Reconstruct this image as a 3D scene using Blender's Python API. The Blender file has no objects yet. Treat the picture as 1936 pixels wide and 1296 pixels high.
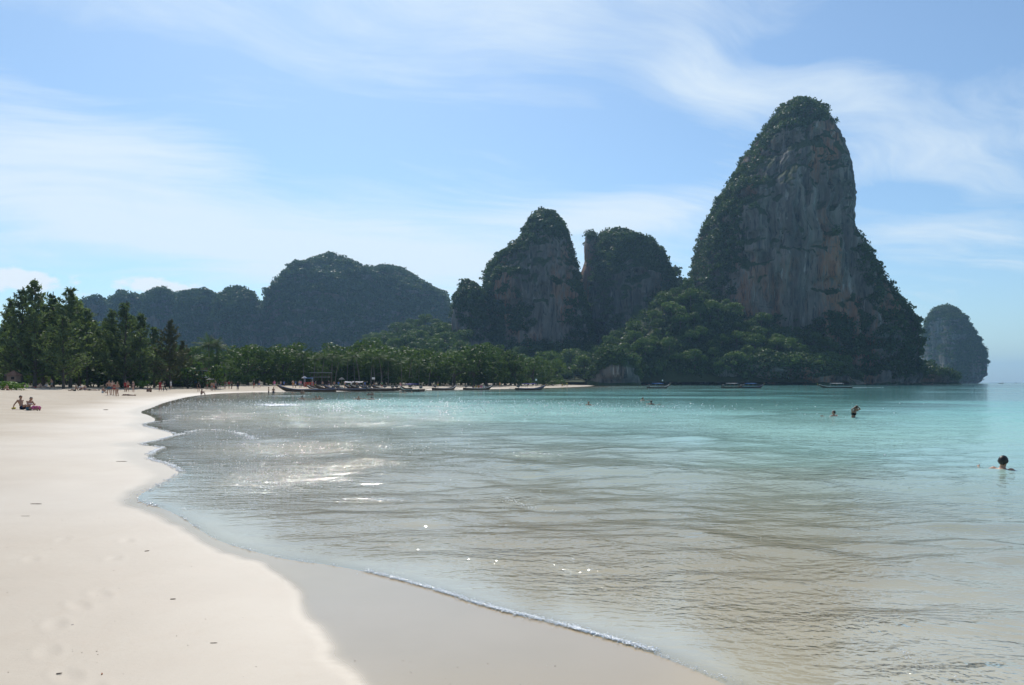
import bpy, bmesh, math, random
import numpy as np
from mathutils import Vector, Matrix, Euler

# ------------------------------------------------------------------ camera, sky, sun, exposure
SC = bpy.context.scene
F = 1490.0            # focal length in photo pixels (photo 1936 x 1296)
CX, HY = 968.0, 723.0  # principal column, horizon row
EYE = 1.9             # eye height above the water
cam = bpy.data.cameras.new('camera')
cam.sensor_width = 36.0
cam.lens = 36.0 * F / 1936.0
cam.shift_y = (HY - 648.0) / 1936.0
cam.clip_start = 0.1
cam.clip_end = 60000.0
camo = bpy.data.objects.new('camera', cam)
SC.collection.objects.link(camo)
camo.location = (0, 0, EYE)
camo.rotation_euler = (math.radians(90), 0, 0)
SC.camera = camo

SUN_AZ, SUN_EL = math.radians(-14.0), math.radians(46.0)
sdir = Vector((math.sin(SUN_AZ) * math.cos(SUN_EL), math.cos(SUN_AZ) * math.cos(SUN_EL), math.sin(SUN_EL)))
sl = bpy.data.lights.new('sun', 'SUN')
sl.energy = 4.2
sl.angle = math.radians(0.53)
sl.color = (1.0, 0.955, 0.88)
so = bpy.data.objects.new('sun', sl)
SC.collection.objects.link(so)
so.rotation_euler = sdir.to_track_quat('Z', 'Y').to_euler()
so.location = (0, 0, 300)

SC.view_settings.view_transform = 'Standard'
SC.view_settings.look = 'None'
SC.view_settings.exposure = 0.06
SC.view_settings.gamma = 1.0
SC.view_settings.use_curve_mapping = False
SC.render.engine = 'CYCLES'
SC.cycles.use_denoising = True
SC.cycles.denoiser = 'OPENIMAGEDENOISE'
SC.cycles.denoising_prefilter = 'ACCURATE'
SC.cycles.denoising_input_passes = 'RGB_ALBEDO_NORMAL'
SC.cycles.max_bounces = 6
SC.cycles.diffuse_bounces = 2
SC.cycles.glossy_bounces = 2
SC.cycles.transmission_bounces = 2
SC.cycles.transparent_max_bounces = 12
SC.cycles.volume_bounces = 0
SC.cycles.caustics_reflective = False
SC.cycles.caustics_refractive = False
SC.cycles.sample_clamp_indirect = 6.0

class G:
    """small helper to write node trees as expressions"""
    def __init__(s, nt):
        s.nt = nt
    def n(s, t, **kw):
        nd = s.nt.nodes.new(t)
        for k, v in kw.items():
            setattr(nd, k, v)
        return nd
    def put(s, sock, v):
        if isinstance(v, bpy.types.NodeSocket):
            s.nt.links.new(v, sock)
        elif v is not None:
            sock.default_value = v
    def m(s, op, a, b=None, c=None, clamp=False):
        nd = s.n('ShaderNodeMath', operation=op, use_clamp=clamp)
        s.put(nd.inputs[0], a)
        if b is not None: s.put(nd.inputs[1], b)
        if c is not None: s.put(nd.inputs[2], c)
        return nd.outputs[0]
    def v(s, op, a, b=None, out=0):
        nd = s.n('ShaderNodeVectorMath', operation=op)
        s.put(nd.inputs[0], a)
        if b is not None:
            s.put(nd.inputs[3 if op == 'SCALE' else 1], b)
        return nd.outputs[out]
    def noise(s, vec, scale, detail=3, rough=0.55, dist=0.0, col=False):
        nd = s.n('ShaderNodeTexNoise')
        s.put(nd.inputs['Vector'], vec)
        s.put(nd.inputs['Scale'], scale)
        nd.inputs['Detail'].default_value = detail
        nd.inputs['Roughness'].default_value = rough
        nd.inputs['Distortion'].default_value = dist
        return nd.outputs['Color' if col else 'Fac']
    def mapr(s, v, a, b, c=0.0, d=1.0, smooth=True):
        nd = s.n('ShaderNodeMapRange', interpolation_type='SMOOTHSTEP' if smooth else 'LINEAR')
        s.put(nd.inputs['Value'], v)
        for k, x in zip(('From Min', 'From Max', 'To Min', 'To Max'), (a, b, c, d)):
            s.put(nd.inputs[k], x)
        return nd.outputs[0]
    def mix(s, f, a, b, blend='MIX'):
        nd = s.n('ShaderNodeMix', data_type='RGBA', blend_type=blend)
        s.put(nd.inputs[0], f)
        s.put(nd.inputs[6], col4(a)); s.put(nd.inputs[7], col4(b))
        return nd.outputs[2]
    def ramp(s, f, stops):
        nd = s.n('ShaderNodeValToRGB')
        s.put(nd.inputs[0], f)
        el = nd.color_ramp.elements
        while len(el) < len(stops): el.new(0.5)
        for e, (p, c) in zip(el, stops):
            e.position = p; e.color = col4(c)
        return nd.outputs[0]
    def attr(s, name, out='Fac'):
        nd = s.n('ShaderNodeAttribute', attribute_name=name)
        return nd.outputs[out]
    def mixsh(s, f, a, b):
        nd = s.n('ShaderNodeMixShader')
        s.put(nd.inputs[0], f)
        s.nt.links.new(a, nd.inputs[1]); s.nt.links.new(b, nd.inputs[2])
        return nd.outputs[0]
    def bump(s, h, strength, dist, normal=None):
        nd = s.n('ShaderNodeBump')
        s.put(nd.inputs['Height'], h)
        s.put(nd.inputs['Strength'], strength)
        s.put(nd.inputs['Distance'], dist)
        if normal is not None: s.put(nd.inputs['Normal'], normal)
        return nd.outputs[0]

def col4(c):
    if isinstance(c, (tuple, list)) and len(c) == 3:
        return (c[0], c[1], c[2], 1.0)
    return c

def px_dir(px, py):
    """azimuth and elevation of a photo pixel"""
    x, z = (px - CX) / F, (HY - py) / F
    return math.atan2(x, 1.0), math.atan2(z, math.hypot(x, 1.0))

world = bpy.data.worlds.new('World')
SC.world = world
world.use_nodes = True
wt = world.node_tree
for nd in list(wt.nodes): wt.nodes.remove(nd)
g = G(wt)
sky = g.n('ShaderNodeTexSky', sky_type='NISHITA')
sky.sun_disc = False
sky.sun_elevation = SUN_EL
sky.sun_rotation = SUN_AZ
sky.altitude = 0
sky.air_density = 1.0
sky.dust_density = 0.6
sky.ozone_density = 2.5
tc = g.n('ShaderNodeTexCoord')
d = g.v('NORMALIZE', tc.outputs['Generated'])
sep = g.n('ShaderNodeSeparateXYZ'); g.put(sep.inputs[0], d)
dx, dy, dz = sep.outputs
az = g.m('ARCTAN2', dx, dy)
el = g.m('ARCSINE', dz)
# cirrus: a flat layer seen in perspective
zz = g.m('ADD', g.m('MAXIMUM', dz, 0.0), 0.13)
cmb = g.n('ShaderNodeCombineXYZ')
g.put(cmb.inputs[0], g.m('DIVIDE', dx, zz)); g.put(cmb.inputs[1], g.m('DIVIDE', dy, zz))
rot = g.n('ShaderNodeVectorRotate', rotation_type='Z_AXIS')
g.put(rot.inputs['Vector'], cmb.outputs[0]); rot.inputs['Angle'].default_value = math.radians(-22)
warp = g.noise(rot.outputs[0], 0.55, 3, 0.5, col=True)
pw = g.v('ADD', rot.outputs[0], g.v('SCALE', g.v('SUBTRACT', warp, (0.5, 0.5, 0.5)), 1.5))
stretch = g.v('MULTIPLY', pw, (0.34, 1.0, 1.0))
n1 = g.noise(stretch, 1.0, 5, 0.6)
n2 = g.noise(g.v('MULTIPLY', pw, (0.55, 2.2, 1.0)), 2.1, 6, 0.65)
streak = g.m('ADD', g.m('MULTIPLY', n1, 0.54), g.m('MULTIPLY', n2, 0.46))
def blob(px, py, sx, sy, slope, amp):
    """soft cloud bank at a place in the sky; sx, sy in degrees, slope = rise per azimuth"""
    a0, e0 = px_dir(px, py)
    u = g.m('SUBTRACT', az, a0)
    w = g.m('SUBTRACT', g.m('SUBTRACT', el, e0), g.m('MULTIPLY', u, slope))
    q = g.m('ADD', g.m('POWER', g.m('DIVIDE', u, math.radians(sx)), 2.0),
            g.m('POWER', g.m('DIVIDE', w, math.radians(sy)), 2.0))
    return g.m('MULTIPLY', g.m('POWER', 2.718, g.m('MULTIPLY', q, -1.0)), amp)
boost = None
for b in [(120, 300, 11, 4.2, -0.06, 0.20), (330, 440, 15, 1.7, -0.12, 0.22), (820, 495, 13, 2.2, -0.03, 0.32),
          (1500, 170, 9, 2.4, -0.14, 0.20), (1330, 120, 4.0, 4.0, -0.9, 0.12), (1180, 400, 8, 1.5, 0.06, 0.28), (1800, 290, 7, 2.2, -0.1, 0.15),
          (1790, 430, 6.5, 1.8, -0.06, 0.15), (1000, 40, 8, 3.0, 0.1, 0.10), (560, 200, 8, 3.0, -0.05, -0.06),
          (180, 120, 6, 2.2, 0.0, -0.14), (560, 285, 5, 1.8, 0.0, -0.10), (1180, 290, 5, 2.0, 0.0, -0.16), (1480, 105, 3, 0.9, -0.1, -0.18),
          (1700, 372, 2.8, 0.8, -0.1, -0.20), (1850, 60, 6, 2.2, 0.0, -0.16), (1850, 620, 6, 3.0, 0.0, -0.16)]:
    o = blob(*b)
    boost = o if boost is None else g.m('ADD', boost, o)
cir = g.mapr(g.m('ADD', streak, boost), 0.40, 0.80)
# small cumulus heads low over the left hills
cn = g.noise(g.v('MULTIPLY', d, (1.0, 1.0, 1.6)), 34.0, 6, 0.6)
cb = None
for b in [(45, 530, 3.4, 1.0, 0.0, 0.74), (285, 540, 3.0, 0.85, 0.0, 0.76), (160, 560, 2.4, 0.45, 0.0, 0.5), (-300, 520, 6, 0.9, 0, 0.6), (-900, 500, 5, 1.0, 0, 0.6)]:
    o = blob(*b)
    cb = o if cb is None else g.m('MAXIMUM', cb, o)
cum = g.mapr(g.m('ADD', cn, cb), 0.86, 1.10)
cir = g.m('MAXIMUM', cir, 0.10)
skyc = g.mix(1.0, sky.outputs[0], (0.85, 1.07, 1.19), 'MULTIPLY')
c1 = g.mix(g.m('MULTIPLY', cir, 0.85), skyc, (7.8, 8.8, 9.5))
c2 = g.mix(g.m('MULTIPLY', cum, 0.85), c1, (8.8, 9.2, 9.6))
bg = g.n('ShaderNodeBackground'); bg.inputs['Strength'].default_value = 0.10
g.put(bg.inputs['Color'], c2)
wo = g.n('ShaderNodeOutputWorld'); wt.links.new(bg.outputs[0], wo.inputs[0])

# ------------------------------------------------------------------ helpers
COL = SC.collection
RNG = np.random.default_rng(7)
random.seed(7)

def P(px, py, D):
    """photo pixel at forward distance D -> world point"""
    return Vector(((px - CX) / F * D, D, EYE + (HY - py) / F * D))

def ground_at(px, py, z=0.0):
    """photo pixel below the horizon -> point on the level z"""
    D = (EYE - z) * F / (py - HY)
    return ((px - CX) / F * D, D)

def tag(o, label=None, cat=None, group=None, kind=None):
    if label: o['label'] = label
    if cat: o['category'] = cat
    if group: o['group'] = group
    if kind: o['kind'] = kind
    return o

def link(o, parent=None):
    COL.objects.link(o)
    if parent is not None: o.parent = parent
    return o

def empty(name, loc=(0, 0, 0), rz=0.0):
    o = bpy.data.objects.new(name, None)
    o.empty_display_size = 0.2
    o.location = loc; o.rotation_euler = (0, 0, rz)
    return link(o)

def obj(name, me, mat=None, parent=None, smooth=False):
    if mat is not None and not me.materials: me.materials.append(mat)
    o = bpy.data.objects.new(name, me)
    if smooth: me.shade_smooth()
    return link(o, parent)

def np_mesh(name, V, Fq, attrs=None, smooth=False):
    """V (n,3) float, Fq (m,k) int (k 3 or 4)"""
    me = bpy.data.meshes.new(name)
    V = np.asarray(V, np.float32); Fq = np.asarray(Fq, np.int32)
    m, k = Fq.shape
    me.vertices.add(len(V)); me.vertices.foreach_set('co', V.ravel())
    me.loops.add(m * k); me.loops.foreach_set('vertex_index', Fq.ravel())
    me.polygons.add(m)
    me.polygons.foreach_set('loop_start', np.arange(0, m * k, k, dtype=np.int32))
    me.update(calc_edges=True)
    for nm, a in (attrs or {}).items():
        at = me.attributes.new(nm, 'FLOAT', 'POINT')
        at.data.foreach_set('value', np.asarray(a, np.float32))
    if smooth: me.shade_smooth()
    return me

def _hash(ix, iy, iz, seed):
    h = (ix.astype(np.uint32) * np.uint32(374761393) + iy.astype(np.uint32) * np.uint32(668265263)
         + iz.astype(np.uint32) * np.uint32(2147483647) + np.uint32(seed * 974711 + 13))
    h = (h ^ (h >> np.uint32(13))) * np.uint32(1274126177)
    h = (h ^ (h >> np.uint32(15))) * np.uint32(2246822519)
    h = h ^ (h >> np.uint32(16))
    return h.astype(np.float64) / 4294967295.0 * 2 - 1

def vnoise(x, y, z=None, seed=0):
    x = np.asarray(x, float); y = np.asarray(y, float)
    z = np.zeros_like(x) if z is None else np.asarray(z, float)
    xi, yi, zi = np.floor(x).astype(np.int64), np.floor(y).astype(np.int64), np.floor(z).astype(np.int64)
    fx, fy, fz = x - xi, y - yi, z - zi
    fx, fy, fz = [t * t * t * (t * (t * 6 - 15) + 10) for t in (fx, fy, fz)]
    r = 0
    for a in (0, 1):
        for b in (0, 1):
            for c in (0, 1):
                w = (fx if a else 1 - fx) * (fy if b else 1 - fy) * (fz if c else 1 - fz)
                r = r + w * _hash(xi + a, yi + b, zi + c, seed)
    return r

def fbm(x, y, z=None, oct=4, seed=0, gain=0.5):
    r, a, f = 0, 1.0, 1.0
    z = np.zeros_like(x) if z is None else z
    for i in range(oct):
        r = r + a * vnoise(x * f, y * f, z * f, seed + i * 17)
        a *= gain; f *= 2.03
    return r

def sstep(a, b, x):
    t = np.clip((x - a) / (b - a), 0, 1)
    return t * t * (3 - 2 * t)

def poly_dist(px, py, poly, closed=True):
    """unsigned distance from points to polyline"""
    best = np.full(px.shape, 1e18)
    n = len(poly)
    for i in range(n if closed else n - 1):
        ax, ay = poly[i]; bx, by = poly[(i + 1) % n]
        ex, ey = bx - ax, by - ay
        t = np.clip(((px - ax) * ex + (py - ay) * ey) / (ex * ex + ey * ey + 1e-12), 0, 1)
        q = (px - ax - t * ex) ** 2 + (py - ay - t * ey) ** 2
        best = np.minimum(best, q)
    return np.sqrt(best)

def poly_inside(px, py, poly):
    ins = np.zeros(px.shape, bool)
    n = len(poly)
    for i in range(n):
        ax, ay = poly[i]; bx, by = poly[(i + 1) % n]
        if ay == by: continue
        c = ((ay > py) != (by > py)) & (px < (bx - ax) * (py - ay) / (by - ay) + ax)
        ins ^= c
    return ins

def smooth_poly(pts, n=3):
    """Chaikin-like open polyline smoothing"""
    for _ in range(n):
        q = [pts[0]]
        for a, b in zip(pts[:-1], pts[1:]):
            q.append((a[0] * .75 + b[0] * .25, a[1] * .75 + b[1] * .25))
            q.append((a[0] * .25 + b[0] * .75, a[1] * .25 + b[1] * .75))
        q.append(pts[-1]); pts = q
    return pts

# ---- bmesh pieces
def bm_box(bm, c, s, rot=None):
    M = Matrix.Translation(c) @ (rot.to_4x4() if rot is not None else Matrix()) @ Matrix.Diagonal((s[0], s[1], s[2], 1))
    bmesh.ops.create_cube(bm, size=1.0, matrix=M)

def bm_tube(bm, pts, rad, seg=8, cap=True):
    """tube along points; rad one number or a list"""
    pts = [Vector(p) for p in pts]
    if not isinstance(rad, (list, tuple)): rad = [rad] * len(pts)
    rings = []
    up = Vector((0, 0, 1))
    for i, p in enumerate(pts):
        t = (pts[min(i + 1, len(pts) - 1)] - pts[max(i - 1, 0)]).normalized()
        a = t.cross(up if abs(t.z) < 0.95 else Vector((1, 0, 0))).normalized(); b = t.cross(a)
        rings.append([bm.verts.new(p + (a * math.cos(k * 2 * math.pi / seg) + b * math.sin(k * 2 * math.pi / seg)) * rad[i]) for k in range(seg)])
    for r0, r1 in zip(rings[:-1], rings[1:]):
        for k in range(seg):
            bm.faces.new((r0[k], r0[(k + 1) % seg], r1[(k + 1) % seg], r1[k]))
    if cap:
        bm.faces.new(rings[0][::-1]); bm.faces.new(rings[-1])

def bm_done(bm, name, bevel=0.0):
    if bevel > 0:
        bmesh.ops.bevel(bm, geom=list(bm.edges), offset=bevel, segments=1, affect='EDGES')
    bmesh.ops.recalc_face_normals(bm, faces=bm.faces)
    me = bpy.data.meshes.new(name)
    bm.to_mesh(me); bm.free()
    return me

def part_box(name, mat, parent, c, s, rot=None, bevel=0.0):
    bm = bmesh.new(); bm_box(bm, c, s, rot)
    return obj(name, bm_done(bm, name, bevel), mat, parent)

def part_tube(name, mat, parent, pts, rad, seg=8):
    bm = bmesh.new(); bm_tube(bm, pts, rad, seg)
    return obj(name, bm_done(bm, name), mat, parent, smooth=True)

# ---- materials
def new_mat(name):
    m = bpy.data.materials.new(name); m.use_nodes = True
    for nd in list(m.node_tree.nodes): m.node_tree.nodes.remove(nd)
    gg = G(m.node_tree)
    out = gg.n('ShaderNodeOutputMaterial')
    return m, gg, out

def principled(gg, base, rough=0.6, spec=0.3, normal=None, metal=0.0):
    p = gg.n('ShaderNodeBsdfPrincipled')
    gg.put(p.inputs['Base Color'], col4(base))
    gg.put(p.inputs['Roughness'], rough)
    gg.put(p.inputs['Specular IOR Level'], spec)
    gg.put(p.inputs['Metallic'], metal)
    if normal is not None: gg.put(p.inputs['Normal'], normal)
    return p.outputs[0]

_simple = {}
def simple(name, c, rough=0.6, spec=0.3, var=0.18, scale=3.0, metal=0.0):
    """painted or woven surface with mottled wear"""
    if name in _simple: return _simple[name]
    m, gg, out = new_mat(name)
    t = gg.n('ShaderNodeTexCoord').outputs['Object']
    nz = gg.noise(t, scale, 4, 0.6)
    f = gg.mapr(nz, 0.3, 0.7, 1.0 - var, 1.0 + var, smooth=False)
    cc = gg.v('SCALE', c, f)
    cc = gg.v('SCALE', (c[0], c[1], c[2]), f)
    m.node_tree.links.new(principled(gg, cc, rough, spec, gg.bump(nz, 0.15, 0.02), metal), out.inputs[0])
    _simple[name] = m
    return m

def foliage(name, dark, light, trans=0.28, hue=0.35, rough=0.55):
    m, gg, out = new_mat(name)
    tint = gg.attr('tint')
    rnd = gg.n('ShaderNodeObjectInfo').outputs['Random']
    f = gg.m('ADD', gg.m('MULTIPLY', tint, 1.0 - hue), gg.m('MULTIPLY', rnd, hue))
    c = gg.mix(f, dark, light)
    p = principled(gg, c, rough, 0.12)
    tr = gg.n('ShaderNodeBsdfTranslucent')
    gg.put(tr.inputs['Color'], gg.mix(1.0, c, (1.15, 1.25, 0.6), 'MULTIPLY'))
    m.node_tree.links.new(gg.mixsh(trans, p, tr.outputs[0]), out.inputs[0])
    return m

# ---- leaves
def leaves_mesh(name, C, N, size, rng, aspect=1.0, jitter=0.6, droop=0.0):
    """one folded quad for every centre C with rough normal N; 'tint' varies leaf by leaf"""
    n = len(C)
    nn = N + rng.normal(0, jitter, (n, 3))
    nn /= np.linalg.norm(nn, axis=1)[:, None] + 1e-9
    a = np.cross(nn, rng.normal(0, 1, (n, 3))); a /= np.linalg.norm(a, axis=1)[:, None] + 1e-9
    if droop:
        a[:, 2] -= droop; a /= np.linalg.norm(a, axis=1)[:, None] + 1e-9
    b = np.cross(nn, a); b /= np.linalg.norm(b, axis=1)[:, None] + 1e-9
    s = (np.asarray(size) * rng.uniform(0.6, 1.35, n))[:, None]
    w = s * 0.5; h = s * 0.5 * aspect
    fold = nn * s * rng.uniform(-0.16, 0.16, (n, 1))
    v0 = C - a * h - b * w * .55; v1 = C + a * h * 0.2 - b * w + fold
    v2 = C + a * h + b * w * .2; v3 = C - a * h * .2 + b * w + fold
    V = np.stack([v0, v1, v2, v3], 1).reshape(-1, 3)
    Fq = np.arange(4 * n).reshape(n, 4)
    return V, Fq

def lump_points(rng, lumps, per, up_bias=0.25):
    """points spread in the outer shell of each lump (centre, radius xyz)"""
    Cs, Ns, T = [], [], []
    for c, r in lumps:
        r = np.array(r, float)
        k = max(6, int(per * (r[0] * r[1] + r[0] * r[2]) / 2))
        dd = rng.normal(0, 1, (k, 3)); dd[:, 2] += up_bias
        dd /= np.linalg.norm(dd, axis=1)[:, None]
        rad = rng.uniform(0.62, 1.05, (k, 1)) ** 0.7
        Cs.append(np.array(c) + dd * r * rad); Ns.append(dd)
        base = rng.uniform(0.25, 0.75)
        T.append(np.clip(base + rng.normal(0, 0.18, k) , 0, 1))
    return np.concatenate(Cs), np.concatenate(Ns), np.concatenate(T)

def crown(name, rng, lumps, per, size, aspect=1.0, jitter=0.6, up_bias=0.25, droop=0.0):
    C, N, T = lump_points(rng, lumps, per, up_bias)
    V, Fq = leaves_mesh(name, C, N, size, rng, aspect, jitter, droop)
    return np_mesh(name, V, Fq, {'tint': np.repeat(T, 4)})

def scatter(name, pts, scl, rots, sources, mat_unused=None):
    """points carry copies of the source clumps (geometry nodes): one mass of growth"""
    me = bpy.data.meshes.new(name)
    pts = np.asarray(pts, np.float32)
    me.vertices.add(len(pts)); me.vertices.foreach_set('co', pts.ravel())
    a = me.attributes.new('scl', 'FLOAT_VECTOR', 'POINT'); a.data.foreach_set('vector', np.asarray(scl, np.float32).ravel())
    a = me.attributes.new('rot', 'FLOAT_VECTOR', 'POINT'); a.data.foreach_set('vector', np.asarray(rots, np.float32).ravel())
    o = bpy.data.objects.new(name, me); link(o)
    key = 'scatter_' + '_'.join(s.name for s in sources)
    coll = bpy.data.collections.get(key)
    if coll is None:
        coll = bpy.data.collections.new(key)
        for s in sources: coll.objects.link(s)
    ng = bpy.data.node_groups.new(name + '_nodes', 'GeometryNodeTree')
    ng.interface.new_socket('Geometry', in_out='INPUT', socket_type='NodeSocketGeometry')
    ng.interface.new_socket('Geometry', in_out='OUTPUT', socket_type='NodeSocketGeometry')
    gi = ng.nodes.new('NodeGroupInput'); go = ng.nodes.new('NodeGroupOutput')
    ip = ng.nodes.new('GeometryNodeInstanceOnPoints')
    ci = ng.nodes.new('GeometryNodeCollectionInfo'); ci.inputs[0].default_value = coll
    ci.inputs['Separate Children'].default_value = True; ci.inputs['Reset Children'].default_value = True
    ip.inputs['Pick Instance'].default_value = True
    sa = ng.nodes.new('GeometryNodeInputNamedAttribute'); sa.data_type = 'FLOAT_VECTOR'; sa.inputs[0].default_value = 'scl'
    ra = ng.nodes.new('GeometryNodeInputNamedAttribute'); ra.data_type = 'FLOAT_VECTOR'; ra.inputs[0].default_value = 'rot'
    L = ng.links.new
    L(gi.outputs[0], ip.inputs['Points']); L(ci.outputs[0], ip.inputs['Instance'])
    L(sa.outputs[0], ip.inputs['Scale']); L(ra.outputs[0], ip.inputs['Rotation'])
    L(ip.outputs[0], go.inputs[0])
    md = o.modifiers.new('scatter', 'NODES'); md.node_group = ng
    return o

# ------------------------------------------------------------------ shoreline, beach and sea
shore_px = [(1340, 1278), (1230, 1232), (1050, 1180), (920, 1150), (830, 1118), (740, 1092), (640, 1070), (540, 1058),
            (470, 1040), (415, 1024), (380, 1003), (340, 975), (300, 958), (265, 950), (262, 938), (288, 924), (325, 905),
            (345, 893), (320, 877), (277, 869), (290, 853), (315, 846), (257, 841), (290, 835), (339, 822), (300, 812), (262, 803),
            (300, 797), (285, 786), (262, 780), (290, 771), (305, 764), (330, 757), (360, 750), (395, 746), (440, 743),
            (500, 741.5), (600, 741), (700, 739.5), (800, 738), (900, 736.5), (1000, 734.5), (1050, 733.5), (1090, 732), (1120, 730.5)]
shore = [(30, -400), (12, -40), (6, -8), (3.4, 0.5), (2.2, 3.4)] + [ground_at(*p) for p in shore_px]
shore = smooth_poly(shore, 2)
LAND = shore + [(45, 430), (70, 490), (120, 525), (180, 575), (330, 640), (400, 740), (480, 1000), (480, 1700), (-4000, 1700), (-4000, -400)]
dry_px = [(760, 1420), (690, 1296), (645, 1240), (605, 1190), (578, 1140), (556, 1095), (520, 1066), (470, 1050), (410, 1030),
          (372, 1007), (330, 980), (290, 962), (255, 953), (240, 940), (252, 925), (290, 908), (300, 892), (262, 876), (235, 860), (238, 842), (245, 828)]
DRY = smooth_poly([(-0.5, -30), (-0.6, 0)] + [ground_at(p[0], p[1], 0.04) for p in dry_px], 2) + [(-60, 27), (-60, -30)]

def shore_s(x, y):
    """signed distance from the waterline, positive inland"""
    dd = poly_dist(x, y, LAND)
    return np.where(poly_inside(x, y, LAND), dd, -dd)

def beach_z(x, y, s):
    sp = np.maximum(s, 0)
    z = 1.5 * (1 - np.exp(-(sp / 32.0) ** 1.3)) + 0.02 * np.maximum(sp - 70, 0).clip(0, 220)
    sn = np.maximum(-s, 0)
    dz = 0.045 * sn ** 1.12
    dz = 5.0 * (1 - np.exp(-dz / 5.0))
    z = np.where(s >= 0, z, -dz)
    # trampled dry sand
    tr = sstep(5, 14, s)
    r = np.hypot(x, y)
    z = z + tr * (0.06 * fbm(x * 1.3, y * 1.3, oct=3, seed=3) + 0.05 * vnoise(x * .25, y * .25, seed=9))
    z = z + 0.012 * vnoise(x * .7, y * .7, seed=4) * sstep(0.3, 2.0, s)
    return z

def ground_z(x, y):
    x = np.atleast_1d(np.asarray(x, float)); y = np.atleast_1d(np.asarray(y, float))
    return beach_z(x, y, shore_s(x, y))

def polar_sheet(fine, lim, r):
    """vertices and quads of a sheet laid in rings, finest towards the bay"""
    a = np.radians(np.concatenate([np.arange(-180, -lim, 5.0), np.arange(-lim, lim, fine), np.arange(lim, 180, 5.0)]))
    n, m = len(r), len(a)
    R, A = np.meshgrid(r, a, indexing='ij')
    X, Y = R * np.sin(A), R * np.cos(A)
    i = np.arange(n - 1)[:, None]; j = np.arange(m)[None, :]
    j2 = (j + 1) % m
    Q = np.stack([i * m + j, (i + 1) * m + j, (i + 1) * m + j2, i * m + j2], -1).reshape(-1, 4)
    return X.ravel(), Y.ravel(), R.ravel(), Q[:, ::-1]

def rings(*spans):
    r = [spans[0][0]]
    for a, b, q in spans:
        while r[-1] < b: r.append(r[-1] * q)
    return np.array(r)

# --- sand and sea bed: one sheet
x, y, r, Q = polar_sheet(0.2, 40, rings((0.6, 3.0, 1.06), (3.0, 30, 1.010), (30, 200, 1.018), (200, 9000, 1.07)))
s = shore_s(x, y)
z = beach_z(x, y, s)
# a few old foot marks in the smooth sand by the camera
foot = []
for (fx, fy) in [(105, 1133), (128, 1222), (170, 1252), (90, 1180), (150, 1100), (215, 1015), (60, 1020), (190, 1080), (120, 985), (240, 985)]:
    foot.append(ground_at(fx, fy, 0.25))
for k, (fx, fy) in enumerate(foot):
    a = 0.5 + 0.3 * math.sin(k * 2.1)
    u = (x - fx) * math.cos(a) + (y - fy) * math.sin(a); w = -(x - fx) * math.sin(a) + (y - fy) * math.cos(a)
    q = (u / 0.06) ** 2 + (w / 0.13) ** 2
    z = z - 0.007 * np.exp(-q) + 0.003 * np.exp(-((np.sqrt(q) - 1.6) / 0.4) ** 2)
dd = poly_dist(x, y, DRY); dd = np.where(poly_inside(x, y, DRY), dd, -dd)
far = sstep(20.0, 24.0, y)
wetn = 0.25 * vnoise(x * .5, y * .5, seed=21)
dsel = dd * (1 - far) + (s - 0.6 - wetn) * far
wet = (1 - 0.6 * sstep(10, 17, y) * (s > -.1)) * (1 - sstep(-0.10, 0.16 + 0.03 * np.clip(r - 8, 0, 25), dsel + .05 * vnoise(x * 3, y * 3, seed=8)))
damp = 1 - sstep(0.5, 7.0, s + 1.2 * vnoise(x * .22, y * .22, seed=31))
veg = sstep(46, 60, s + 6 * vnoise(x * .05, y * .05, seed=41)) * sstep(40, 80, y)
me = np_mesh('beach', np.stack([x, y, z], 1), Q, {'wet': wet, 'damp': damp, 'litter': veg, 'bed': sstep(.0, .25, -s)}, smooth=True)
m, gg, out = new_mat('sand')
pos = gg.n('ShaderNodeNewGeometry').outputs['Position']
wetA, dampA, lit = gg.attr('wet'), gg.attr('damp'), gg.attr('litter')
big = gg.noise(pos, 0.35, 4, 0.6); mid = gg.noise(pos, 2.2, 4, 0.65); fine = gg.noise(pos, 140.0, 2, 0.6)
dry = gg.mix(gg.mapr(big, 0.32, 0.7), (0.465, 0.395, 0.305), (0.415, 0.34, 0.255))
dry = gg.mix(gg.m('MULTIPLY', gg.mapr(mid, 0.45, 0.75), 0.45), dry, (0.46, 0.375, 0.285))
dry = gg.mix(gg.m('MULTIPLY', gg.mapr(fine, 0.35, 0.75), 0.22), dry, (0.36, 0.30, 0.235))
swash = gg.noise(gg.v('MULTIPLY', pos, (1.0, 0.35, 1.0)), 1.7, 6, 0.7, 1.2)
dry = gg.mix(gg.m('MULTIPLY', gg.mapr(swash, 0.54, 0.66), 0.28), dry, (0.40, 0.315, 0.225))
speck = gg.noise(pos, 23.0, 2, 0.5)
dry = gg.mix(gg.m('MULTIPLY', gg.mapr(speck, 0.74, 0.80), 0.5), dry, (0.22, 0.16, 0.11))
dampc = gg.mix(1.0, dry, (0.93, 0.92, 0.92), 'MULTIPLY')
c = gg.mix(gg.m('MULTIPLY', dampA, 0.8), dry, dampc)
wetc = gg.mix(gg.mapr(big, 0.3, 0.7), (0.465, 0.36, 0.225), (0.42, 0.325, 0.195))
c = gg.mix(wetA, c, wetc)
c = gg.mix(gg.attr('bed'), c, gg.mix(mid, (0.66, 0.545, 0.395), (0.58, 0.47, 0.33)))
c = gg.mix(lit, c, gg.mix(mid, (0.05, 0.05, 0.025), (0.11, 0.085, 0.05)))
ro = gg.m('SUBTRACT', gg.m('SUBTRACT', 0.85, gg.m('MULTIPLY', dampA, 0.33)), gg.m('MULTIPLY', wetA, 0.40))
hh = gg.m('ADD', gg.m('MULTIPLY', fine, 0.0016), gg.m('MULTIPLY', gg.noise(pos, 9.0, 4, 0.6), 0.010))
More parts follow.
